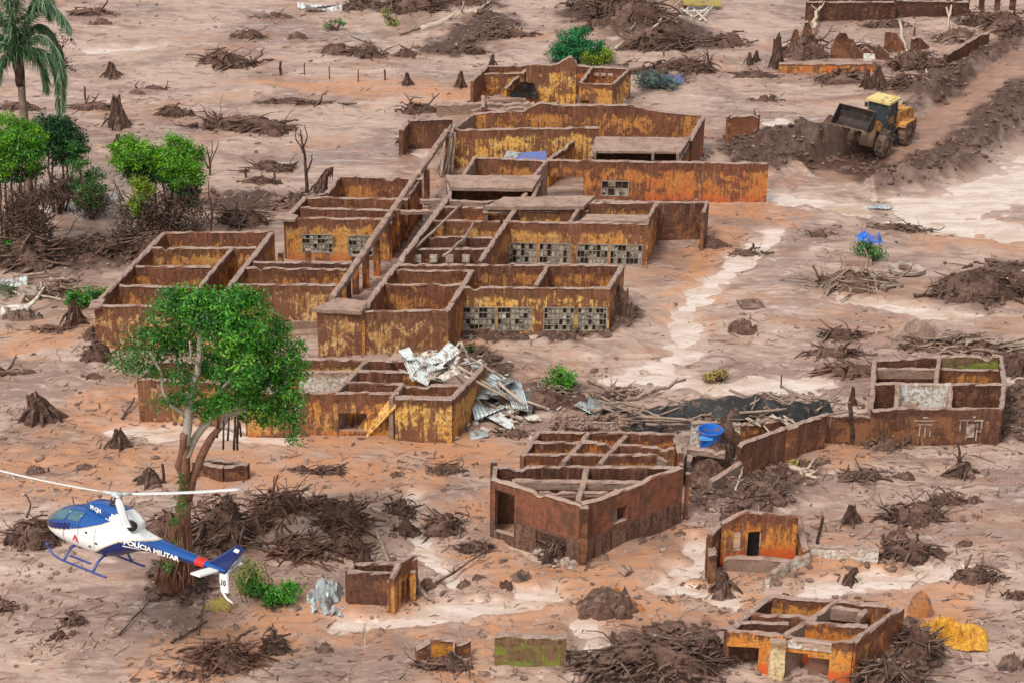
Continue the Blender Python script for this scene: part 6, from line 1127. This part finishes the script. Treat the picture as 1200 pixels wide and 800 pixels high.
# ================================================================== DRIFTWOOD, ROOTS, STUMPS
RL = [  # px, py(foot), width, height px, strands, label, options
 (110, 20, 62, 14, 26, 'flat dark root mat at the top left, right of the palm', {}), (268, 82, 82, 30, 46, 'wide root clump on the far flat above the long root ridge', {}), (205, 138, 52, 20, 26, 'small root clump right of the tallest pointed stump', {}),
 (285, 155, 130, 26, 60, 'long low root ridge across the far flat, above the bare forked tree', dict(along=.2)), (322, 160, 40, 20, 16, 'short root tuft at the right end of the long root ridge', {}), (320, 23, 66, 10, 14, 'pale driftwood spread on the far left flat', dict(mat='log', along=.1)),
 (290, 46, 44, 14, 12, 'dark root mound just below the pale driftwood', {}), (428, 70, 52, 26, 30, 'root mound with a pale boulder left of the upper debris field', {}), (476, 68, 34, 16, 14, 'small root mound right of the one with the pale boulder', {}),
 (318, 202, 62, 18, 24, 'root raft lying above the upper left block', dict(along=.15)), (306, 216, 56, 12, 18, 'lower root raft just under the other one above the upper left block', dict(along=.1)), (350, 124, 120, 12, 26, 'thin line of driftwood right of the long root ridge', dict(along=.05)),
 (286, 268, 56, 40, 60, 'fan of stiff roots behind the far left cells', dict(up=.9, ln=1.4)), (352, 246, 60, 26, 40, 'dark root heap touching the left end of the upper left block', {}), (478, 172, 30, 26, 22, 'black root knot left of the pole bundle', dict(up=.8)),
 (490, 134, 60, 18, 20, 'mud ridge with roots left of the yellow topmost ruin', {}), (38, 318, 90, 62, 90, 'big pile of long dark trunks at the left edge below the bright crown', dict(along=.45, ln=1.3, thick=1.3, up=.5, spread=.6)), (120, 308, 84, 44, 80, 'pile of long dark branches under the lime green tree', dict(along=.5, ln=1.2, up=.5, spread=.6)),
 (180, 296, 70, 36, 60, 'root tangle at the foot of the lime green tree', dict(up=.9)), (112, 425, 40, 36, 26, 'dark root mound against the left end wall of the far left cells', {}), (112, 402, 34, 28, 18, 'grey brush mound beside the left corner of the far left cells', {}),
 (20, 438, 66, 10, 8, 'flat root litter at the left edge left of the log', dict(mat='log', along=0.)), (40, 640, 70, 44, 50, 'dark root heap left of the helicopter nose', dict(up=.7)), (262, 640, 80, 84, 110, 'big dense root mass right of the big tree trunk', dict(up=.9, thick=1.15)),
 (195, 630, 60, 44, 40, 'root mass behind the helicopter cabin left of the trunk', dict(up=.8)), (330, 606, 66, 48, 70, 'heap of splayed roots left in the root field', dict(up=.7, ln=1.3, mat='root_red')), (402, 622, 60, 48, 70, 'heap of splayed roots right in the root field, topped by a pale stump', dict(up=.7, ln=1.3, mat='root_red')),
 (350, 655, 80, 36, 60, 'wide low roots at the front of the root field', dict(mat='root_red', ln=1.3)), (410, 650, 50, 40, 46, 'root tangle at the right front of the root field', dict(mat='root_red')), (428, 664, 24, 34, 24, 'upright root bundle just above the box shaped hut', dict(up=1.0)), (378, 600, 50, 26, 34, 'root bridge in the middle of the root field', dict(mat='root_red', ln=1.5)), (300, 625, 50, 40, 46, 'dark root knot between the trunk mass and the root field', dict(mat='root_red')),
 (470, 604, 36, 30, 26, 'isolated root tuft right of the root field', dict(up=.8)), (476, 628, 30, 34, 22, 'root tuft with trailing branch right of the root field', {}), (522, 556, 46, 20, 20, 'low root mound left of the brick house', {}), (522, 625, 54, 34, 34, 'brush pile against the broken side of the brick house', {}), (558, 648, 44, 24, 26, 'low brush in front of the left wall of the brick house', {}),
 (648, 660, 40, 40, 40, 'roots and stones spilling from the hole in the brick wall', dict(up=.6)), (382, 556, 46, 16, 18, 'flat root mound behind the root field', {}), (352, 553, 30, 10, 8, 'tiny root mound behind the root field', {}),
 (88, 733, 34, 22, 18, 'small root tuft below the helicopter skid', {}), (70, 748, 26, 14, 8, 'lowest small root tuft at the lower left', {}), (260, 785, 90, 46, 70, 'large sprawling roots at the bottom edge left of centre', dict(mat='root_red', ln=1.2, up=.3)), (322, 766, 34, 44, 30, 'upright forked roots right of the sprawling bottom roots', dict(up=1.0)), (6, 716, 30, 20, 14, 'root tuft cut by the left edge', {}), (215, 795, 50, 14, 14, 'flat root litter on the bottom edge', {}),
 (760, 790, 150, 56, 170, 'largest pile of driftwood at the bottom edge left of the bottom right house', dict(ln=.8, up=.12, along=.12, spread=.7)), (830, 778, 60, 50, 60, 'dark driftwood jammed against the bottom right house', dict(up=.25, along=.3)), (520, 785, 70, 26, 30, 'dark root rubble around the orange painted wall fragment', {}),
 (700, 786, 50, 30, 20, 'muddy roots right of the mossy wall', {}), (1020, 655, 40, 14, 10, 'flat roots below the low whitish wall end', {}), (1064, 655, 70, 34, 30, 'dark root mound below the timber stump row', {}), (1072, 612, 74, 34, 50, 'bundle of upright stakes on the right mud slope', dict(up=1.2, ln=.8)), (1110, 592, 46, 20, 24, 'twig litter right of the upright stakes', {}),
 (1145, 682, 60, 28, 34, 'slanting roots at the right lower flat', dict(along=.7)), (1190, 702, 34, 14, 12, 'dark root mound cut by the right edge', {}), (1010, 562, 60, 20, 24, 'brush patch on the slope below the right hand house', {}), (1040, 798, 90, 34, 60, 'branch litter right of the bottom right house', dict(up=.15)), (1075, 765, 60, 50, 50, 'dark rubble slope between the bottom right house and the yellow tarpaulin', {}),
 (1150, 354, 116, 58, 70, 'large matted root bank at the right edge', dict(heap='rubble', up=.1, ln=.7)), (1000, 342, 104, 36, 50, 'scatter of pale driftwood poles on the right flat', dict(mat='log', ln=1.2)), (1135, 416, 120, 32, 70, 'driftwood pile behind the right hand house', dict(mat='log', ln=1.1, along=.1)), (1080, 412, 60, 18, 24, 'low driftwood left of the pile behind the right hand house', {}), (985, 398, 60, 18, 24, 'root ridge on the right flat left of the pink mound', {}), (980, 418, 80, 16, 26, 'lower root ridge on the right flat', {}),
 (1000, 440, 100, 20, 30, 'reddish brush above the boundary wall end', dict(mat='root_red')), (870, 302, 70, 14, 18, 'flat driftwood beside the upper end of the channel', dict(along=.1)), (1050, 272, 90, 14, 22, 'thin driftwood line behind the crumpled blue sheet', dict(along=.1)), (960, 278, 34, 12, 8, 'dark root mound near the right floodwater', {}), (895, 582, 60, 30, 40, 'root litter behind the orange hut', {}), (860, 610, 40, 26, 20, 'brush against the left of the orange hut', {}), (940, 552, 40, 20, 14, 'yellowish straw litter on the slope below the boundary wall', dict(mat='straw')),
 (735, 30, 90, 50, 110, 'dark brush heap at the top right of the emerald bush', dict(up=.8, ln=1.2)), (690, 14, 60, 28, 50, 'dark brush at the top edge right of centre', dict(up=.8)), (775, 62, 90, 40, 80, 'tangled root bank right of the emerald bush', dict(up=.6)), (800, 84, 80, 20, 36, 'lower edge of the tangled root bank', {}), (850, 58, 60, 26, 30, 'ridge of roots right of the tangled root bank', {}), (880, 92, 70, 12, 16, 'fallen trunk debris left of the shattered foundation', dict(along=0.)), (745, 86, 50, 18, 26, 'brush at the back corner of the yellow topmost ruin', {}),
 (480, 14, 80, 24, 60, 'row of dark standing roots at the top edge', dict(up=1.3)), (420, 14, 50, 20, 30, 'dark roots left in the top edge row', dict(up=1.2)), (540, 10, 60, 18, 30, 'dark roots right in the top edge row', dict(up=1.1)), (395, 66, 40, 22, 16, 'mud and roots left of the mound with the pale boulder', {}), (600, 44, 70, 14, 20, 'faint driftwood strip left of the emerald bush', dict(along=.3)), (545, 62, 50, 12, 16, 'faint driftwood above the yellow topmost ruin', dict(along=.3)),
 (945, 72, 60, 40, 40, 'dark broken boards and roots at the left of the shattered foundation', dict(up=1.2)), (1010, 68, 60, 22, 34, 'root litter inside the shattered foundation', {}), (1070, 84, 60, 34, 50, 'dark wreckage right of the shattered foundation', dict(up=.8)), (1120, 52, 60, 26, 36, 'branches piled behind the small wall by the road', dict(mat='log')), (1180, 40, 60, 36, 50, 'wreckage under the openings at the top right corner', {}), (985, 98, 70, 20, 26, 'dark stakes lying below the red foundation', dict(along=.3)), (180, 106, 40, 8, 8, 'faint root speck below the small pointed stump', {}), (25, 130, 60, 14, 18, 'dark roots at the foot of the palm trunk', {}), (110, 130, 60, 14, 18, 'low dark roots left of the tallest pointed stump', {}), (560, 476, 40, 16, 14, 'muddy roots at the right corner of the yellow building', {}), (1170, 500, 50, 34, 30, 'dark rubble against the right end of the right hand house', {}), (70, 350, 60, 24, 40, 'grey litter of sticks among the left edge rubble', dict(mat='log')), (60, 390, 50, 12, 16, 'thin stick litter below the left edge rubble', {}), (140, 300, 40, 18, 30, 'dark litter between the branch pile and the far left cells', {}), (640, 462, 50, 14, 24, 'stick litter beside the round green bush', dict(mat='log')), (720, 466, 70, 16, 36, 'stick litter strewn behind the clay tiles', dict(mat='log', along=.1)), (600, 512, 40, 14, 18, 'muddy litter left of the orange rooms', {}), (1060, 105, 50, 24, 40, 'dark debris on the inner bank left of the road', {}), (1095, 85, 50, 22, 40, 'dark debris higher on the inner bank left of the road', {}), (900, 120, 44, 10, 12, 'faint litter between foundation and loader heap', {}), (1150, 30, 60, 22, 40, 'dark wreckage against the brown building at the top right', {}), (1040, 34, 60, 14, 24, 'low litter at the foot of the brown top right building', {}), (1190, 440, 50, 40, 40, 'dark brush right of the right hand house', {}), (190, 470, 30, 14, 8, 'brush inside the doorway behind the big tree', {}), (1035, 530, 56, 30, 24, 'dark tyres and stones at the left foot of the right hand house', dict(mat='rubber')), (900, 470, 50, 14, 14, 'straw brown litter behind the collapsed roof', dict(mat='log'))]
for i, (x, y, ww, hh, n, lab, kw) in enumerate(RL): roots(x, y, ww, hh, n, lab, 300 + i, **kw)
for i, (x, y, ww, hh, lab, kw) in enumerate([(131, 90, 22, 18, 'small pointed stump above the tallest one on the far left flat', {}), (138, 148, 32, 38, 'tallest pointed stump on the far left flat', {}), (139, 168, 14, 12, 'short dark stub right below the tallest pointed stump', {}), (477, 100, 12, 16, 'little conical stump left of the yellow topmost ruin', {}), (540, 102, 14, 20, 'dark stub at the left corner of the yellow topmost ruin', {}), (577, 78, 10, 16, 'dark spike behind the yellow topmost ruin', {}), (376, 226, 22, 32, 'leaning dark slab of trunk at the corner of the upper left block', dict(lean=.35)),
    (88, 380, 28, 30, 'cone shaped stump left of the far left cells', {}), (50, 492, 48, 36, 'wide stump with one arching root at the left edge', dict(lean=-.25)), (140, 522, 26, 24, 'mud caked cone stump left of the big tree crown', {}), (176, 566, 36, 20, 'stump with a spike behind the helicopter rotor', {}), (845, 690, 36, 24, 'dark cone stump below the orange hut', {}), (994, 684, 18, 24, 'small crooked stump right of the orange hut', dict(lean=.3)), (997, 612, 24, 26, 'split stump on the slope behind the orange hut', {}), (1128, 556, 36, 18, 'rooted base of the broken sapling below the right hand house', {}),
    (910, 80, 16, 40, 'thick mud caked post left of the shattered foundation', dict(jag=.2)), (878, 76, 10, 16, 'small stub left of the thick mud caked post', {}), (886, 72, 10, 14, 'twin stub beside the small stub left of the thick post', {}), (998, 474, 11, 24, 'narrow dark stub near the end of the boundary wall', dict(nr=1)), (1028, 100, 20, 24, 'charred looking stump below the shattered foundation', dict(jag=.2)), (1015, 102, 16, 22, 'left neighbour of the charred looking stump', dict(jag=.2)), (690, 36, 12, 14, 'little stub above the emerald bush', {}), (412, 600, 14, 26, 'pale stump on top of the right heap in the root field', dict(mat='log', nr=0))]): stump(x, y, ww, hh, lab, 500 + i, **kw)
for i, (x, y, ww, hh, lab, kw) in enumerate([(870, 392, 36, 20, 'single dark mud lump on the bare flat right of the channel', {}), (110, 444, 30, 8, 'flat mud lump left of the tiled ruins behind the big tree', {}), (100, 551, 30, 8, 'low grey mud lump left of the rotor hub', {}), (42, 556, 34, 12, 'dark mud lump above the left rotor blade', {}), (500, 690, 26, 14, 'grey mud lump left of the floodwater puddle end', {}), (545, 690, 24, 12, 'round brown lump above the floodwater puddle', {}), (610, 680, 30, 14, 'dark bluish rock in front of the brick house', dict(mat='rubber')), (592, 690, 22, 12, 'brown lump left of the dark bluish rock', {}), (706, 720, 84, 36, 'long mound with orange clay blocks below the brick house', dict(nclod=12)),
    (1070, 394, 60, 22, 'pinkish grey mound on the right flat', dict(mat='slab', nclod=2, rough=.25)), (1185, 786, 40, 24, 'dark boulder in the bottom right corner', dict(mat='rubber')), (1076, 618, 34, 16, 'reddish mound on the right slope', dict(mat='earth')), (350, 46, 26, 8, 'faint lump above the root clump on the far flat', {}), (118, 30, 30, 8, 'faint lump below the flat root mat', {}), (160, 112, 26, 6, 'speck of mud below the small stump', {}), (430, 61, 26, 14, 'pale boulder on the root mound', dict(mat='slab')), (700, 32, 30, 10, 'grey lump on the slope above the emerald bush', {}), (960, 545, 26, 10, 'lump on the slope below the boundary wall', {}), (1060, 562, 30, 10, 'flat lump on the right slope', {}), (380, 765, 24, 14, 'grey striped stone at the bottom left of centre', dict(mat='rubber')), (85, 745, 16, 8, 'small clod below the small root tuft', {}), (1140, 590, 30, 10, 'pale lump far right on the slope', {}), (465, 560, 20, 8, 'small lump behind the root field', {}), (800, 690, 20, 8, 'small lump left of the cone stump below the orange hut', {}), (560, 680, 20, 8, 'small lump beside the round brown one', {}), (258, 714, 46, 16, 'low mound with yellow moss below the trailing plant', dict(mat='straw', rough=.3)), (725, 372, 34, 40, 'dark mud banked on the right end of the long window row', dict(nclod=9)), (836, 292, 50, 14, 'mossy debris at the foot of the end wall with a post', dict(mat='earth')), (1050, 640, 40, 22, 'dark mound right of the low whitish wall', {}), (1130, 640, 22, 8, 'small lump on the right slope', {}), (1098, 652, 26, 12, 'dark lump right of the dark root mound', {}), (455, 600, 16, 8, 'speck between root field and brick house', {}), (820, 690, 14, 6, 'pebble left of the cone stump', {})]): heap(x, y, ww, hh, lab, 600 + i, **kw)
for i, (x, y, ww, hh) in enumerate([(720, 704, 26, 18), (738, 712, 22, 14), (690, 714, 20, 12), (750, 716, 16, 10)]): heap(x, y, ww, hh, ['largest orange clay block on the long mound', 'rightmost big orange block on the long mound', 'left orange block on the long mound', 'small orange block at the right foot of the long mound'][i], 660 + i, 'orock', 'clay_block', 'clay block', 'orange clay blocks', 1, .3)
for x, y, hh, lab, kw in [(100, 118, 16, 'thin post right of the palm on the far flat', {}), (329, 88, 16, 'thick post at the left of the fence remains on the far flat', dict(r=.12)), (357, 88, 14, 'middle thin post of the fence remains', dict(r=.05)), (386, 93, 14, 'right thin post of the fence remains', dict(r=.05)), (420, 96, 14, 'short post between fence remains and yellow topmost ruin', dict(r=.05)), (451, 94, 12, 'second short post left of the yellow topmost ruin', {}), (192, 566, 24, 'spike standing on the stump behind the rotor', {}), (1124, 100, 22, 'short post on the berm left of the road', {}), (288, 208, 10, 'peg in the upper root raft', {}), (322, 212, 12, 'peg at the right of the upper root raft', {}), (915, 455, 16, 'slim stake with a knob behind the collapsed roof', dict(r=.05)), (1070, 55, 22, 'post in the middle of the shattered foundation', {}), (1000, 520, 50, 'leaning post where the boundary wall ends', dict(r=.14, lean=(-.15, 0))), (1172, 520, 34, 'pale stick leaning on the right hand house', dict(r=.05, lean=(-.4, .2), mat='pole')), (1130, 520, 22, 'short stick in front of the right window grille', dict(r=.04, lean=(-.1, 0))), (955, 650, 48, 'forked stake at the right corner of the orange hut', dict(r=.09, lean=(.1, 0))), (428, 755, 28, 'pale stake below the box shaped hut', dict(r=.04, mat='pole'))]: post(x, y, hh, lab, **kw)
for i, (a, b_, rr, lab, kw) in enumerate([((492, 36), (560, 14), .24, 'long white trunk pointing to the upper right at the top', dict(mat='pole', r2=.3)), ((470, 42), (500, 30), .12, 'grey branch at the lower end of the long white trunk', {}), ((556, 16), (576, 2), .12, 'curved pale branch at the upper end of the long white trunk', dict(mat='pole')), ((765, 35), (800, 12), .10, 'pale straight pole left of the white bars', dict(mat='pole', z2=.9)), ((722, 58), (745, 40), .12, 'pale bent branch at the left end of the tangled root bank', dict(mat='pole')), ((738, 38), (766, 12), .10, 'grey pole in the dark brush heap', dict(z2=.8)), ((0, 439), (26, 437), .18, 'dark log at the left edge', dict(mat='root')), ((500, 692), (572, 656), .06, 'long thin branch reaching right of the box shaped hut', dict(mat='root', z2=.5)), ((484, 694), (510, 708), .10, 'short thick branch at the right foot of the box shaped hut', dict(z1=.5)), ((925, 548), (952, 555), .14, 'pale broken pole on the slope below the boundary wall', dict(mat='pole')), ((938, 556), (956, 562), .12, 'second pale pole piece below the first one on the slope', dict(mat='pole')), ((690, 448), (742, 466), .12, 'long branch on the mud right of the round green bush', {}), ((692, 490), (740, 484), .12, 'muddy beam right behind the clay tiles', dict(z1=.4, z2=.5)), ((735, 490), (800, 480), .12, 'grey beam on the edge of the collapsed roof', dict(z1=1.0, z2=1.6)), ((850, 362), (892, 356), .03, 'straw thin stick on the bare flat', {}), ((280, 262), (370, 268), .05, 'thin straight rail left of the upper left block', dict(z1=.9, z2=.8)), ((143, 492), (158, 474), .07, 'slanting dark stick left of the yellow building', dict(mat='root', z2=.4)), ((232, 745), (240, 700), .05, 'thin dark branch lying below the tree trunk', dict(mat='root', z1=.05)), ((140, 745), (175, 705), .05, 'long dark stick in the mud below the helicopter', dict(mat='root')), ((200, 755), (242, 730), .07, 'dark branch below the mossy mound', dict(mat='root')), ((1098, 0), (1115, 38), .10, 'left of two long pale poles at the top right', dict(mat='pole', z1=2.2)), ((1118, 0), (1108, 46), .10, 'right of two long pale poles at the top right', dict(mat='pole', z1=2.2)), ((1051, 42), (1064, 72), .12, 'thick white pole leaning in the shattered foundation', dict(mat='pole', z1=1.2)), ((1085, 88), (1092, 70), .08, 'short pale board standing right of the shattered foundation', dict(mat='pole', z2=.7)), ((952, 42), (958, 26), .16, 'pale plank leaning on the dark broken boards', dict(mat='pole', z1=.6, z2=1.2)), ((1072, 350), (1110, 346), .12, 'dark log at the left foot of the matted root bank', dict(mat='root')), ((455, 660), (440, 640), .10, 'pale forked branch above the box shaped hut', dict(z2=.7)), ((900, 560), (880, 575), .05, 'thin stick on the slope behind the orange hut', {}), ((862, 576), (870, 560), .05, 'pale stick leaning on the boundary wall', dict(mat='pole', z2=.6))]): log_px(*a, *b_, rr, lab, seed=i, **kw)
# stones under the hole of the brick house
for k in range(26):
    x = 628 + rg.random() * 46; y = 644 + (x - 628) * .30 + rg.random() * 10; g = G(x, y); mb = MB(); dome(mb, (g.x, g.y, g.z), rg.uniform(.12, .26), rg.uniform(.1, .2), rg.uniform(.1, .22), k, 9, 3, base=-.08)
    tag(link('rubble_stone', mb, M['stone'], None, False, g), 'pale rubble stone in the spill below the hole in the brick wall', 'stone', 'stones spilled from the brick wall')
# ================================================================== LOOSE CLODS AND TWIGS (uncountable)
ICO = np.array([(0, 0, 1), (.894, 0, .447), (.276, .851, .447), (-.724, .526, .447), (-.724, -.526, .447), (.276, -.851, .447), (.724, .526, -.447), (-.276, .851, -.447), (-.894, 0, -.447), (-.276, -.851, -.447), (.724, -.526, -.447), (0, 0, -1)])
ICF = np.array([(0, 1, 2), (0, 2, 3), (0, 3, 4), (0, 4, 5), (0, 5, 1), (1, 6, 2), (2, 7, 3), (3, 8, 4), (4, 9, 5), (5, 10, 1), (6, 7, 2), (7, 8, 3), (8, 9, 4), (9, 10, 5), (10, 6, 1), (11, 7, 6), (11, 8, 7), (11, 9, 8), (11, 10, 9), (11, 6, 10)])
nr = np.random.default_rng(11)
def pxsample(n, x0=-20, y0=-15, x1=1220, y1=815):
    px = nr.uniform(x0, x1, n); py = nr.uniform(y0, y1, n); d = np.stack([(px - 600) / FPX, -(py - 400) / FPX, -np.ones(n)], 1) @ CM.T; t = (0 - CAMZ) / d[:, 2]; return d[:, 0] * t, d[:, 1] * t
BD = [(p.x, p.y) for p in (Vector((o.location.x, o.location.y, 0)) for o in bpy.data.objects if o.name.startswith(('root_clump', 'tree_stump', 'mud_lump')))]
BD = np.array(BD)
def near(x, y, rad):
    m = np.zeros(len(x))
    for bx, by in BD: m = np.maximum(m, np.exp(-((x - bx) ** 2 + (y - by) ** 2) / rad ** 2))
    return m
def clods(name, n, smin, smax, mat, power, flat, wd, wn, thr=.05, wb=.9, xy=None):
    x, y = pxsample(n) if xy is None else xy; n = len(x); h, wet, ora, dark, road = terrain(x, y, True); nn = fbm(x / 4, y / 2.4, 55, 4)
    pr = thr + wd * dark + wn * near(x, y, 2.2) + wb * sstep(.54, .68, nn); k = (nr.random(n) < pr) & (wet < .6); x, y, h = x[k], y[k], h[k]; n = len(x)
    s = smin + (smax - smin) * nr.random(n) ** power; a = nr.uniform(0, 6.28, n); st = np.stack([s * nr.uniform(.8, 1.7, n), s * nr.uniform(.6, 1.1, n), s * nr.uniform(.4, .9, n) * flat], 1)
    v = ICO[None] * (1 + nr.normal(size=(n, 12, 1)) * .18) * st[:, None]; c, sn = np.cos(a)[:, None], np.sin(a)[:, None]
    v = np.stack([v[..., 0] * c - v[..., 1] * sn, v[..., 0] * sn + v[..., 1] * c, v[..., 2]], 2) + np.stack([x, y, h + st[:, 2] * .15], 1)[:, None]
    f = ICF[None] + (np.arange(n) * 12)[:, None, None]; o = raw(name, v.reshape(-1, 3), f.reshape(-1, 3), M[mat]); o['kind'] = 'stuff'; return o
clods('mud_clods', 24000, .025, .13, 'clod', 3, .7, .3, .6, .03, .6); clods('dark_rubble', 60000, .04, .30, 'rubble', 3, .9, 1.3, .0, -.35, .1); clods('dark_lumps', 14000, .03, .2, 'heap', 3, .6, .3, .35, .02, .5); clods('pale_pebbles', 6000, .02, .08, 'slab', 2, .7, .2, .2)
wx = []; wy = []
for A_, u_, L_, n_, t_ in o_info.values():
    k = int(L_ * 4); q = nr.uniform(-.2, L_ + .2, k); off = (t_ / 2 + np.abs(nr.normal(0, .28, k))) * np.where(nr.random(k) < .65, -1, 1) * (1 if n_.y > 0 else -1); wx.append(A_.x + u_.x * q + n_.x * off); wy.append(A_.y + u_.y * q + n_.y * off)
clods('wall_foot_rubble', 0, .03, .2, 'heap', 3, .7, 0, 0, 1., 0., (np.concatenate(wx), np.concatenate(wy)))
def twigs(name, n, mat, lmin, lmax, rmin, rmax):
    x, y = pxsample(n); h, wet, ora, dark, road = terrain(x, y, True); nn = fbm(x / 5, y / 3, 66, 4); pr = .012 + .45 * dark + .6 * near(x, y, 2.2) + .45 * sstep(.56, .70, nn); k = (nr.random(n) < pr) & (road < .5); x, y, h = x[k], y[k], h[k]; n = len(x)
    L = nr.uniform(lmin, lmax, n) * (.4 + nr.random(n)); a = nr.normal(.15, .7, n) + (nr.random(n) < .3) * 1.4; r_ = nr.uniform(rmin, rmax, n); b = nr.normal(0, .35, n); vs = []
    for i, t in enumerate((-.5, -.17, .17, .5)):
        cx = x + np.cos(a + b * t) * L * t; cy = y + np.sin(a + b * t) * L * t; cz = h + r_ * .6 + L * .12 * nr.random(n) * (i % 2)
        for q in range(4): an = q * 1.5708; vs.append(np.stack([cx - np.sin(a) * np.cos(an) * r_ * (1 - .2 * i), cy + np.cos(a) * np.cos(an) * r_ * (1 - .2 * i), cz + np.sin(an) * r_ * (1 - .2 * i)], 1))
    v = np.stack(vs, 1); f = np.array([(i * 4 + q, i * 4 + (q + 1) % 4, i * 4 + 4 + (q + 1) % 4, i * 4 + 4 + q) for i in range(3) for q in range(4)] + [(3, 2, 1, 0), (12, 13, 14, 15)])
    f = f[None] + (np.arange(n) * 16)[:, None, None]; o = raw(name, v.reshape(-1, 3), f.reshape(-1, 4), M[mat]); o['kind'] = 'stuff'
twigs('dark_twigs', 12000, 'root', .15, .8, .008, .03); twigs('pale_twigs', 3500, 'log', .3, 1.3, .012, .04)
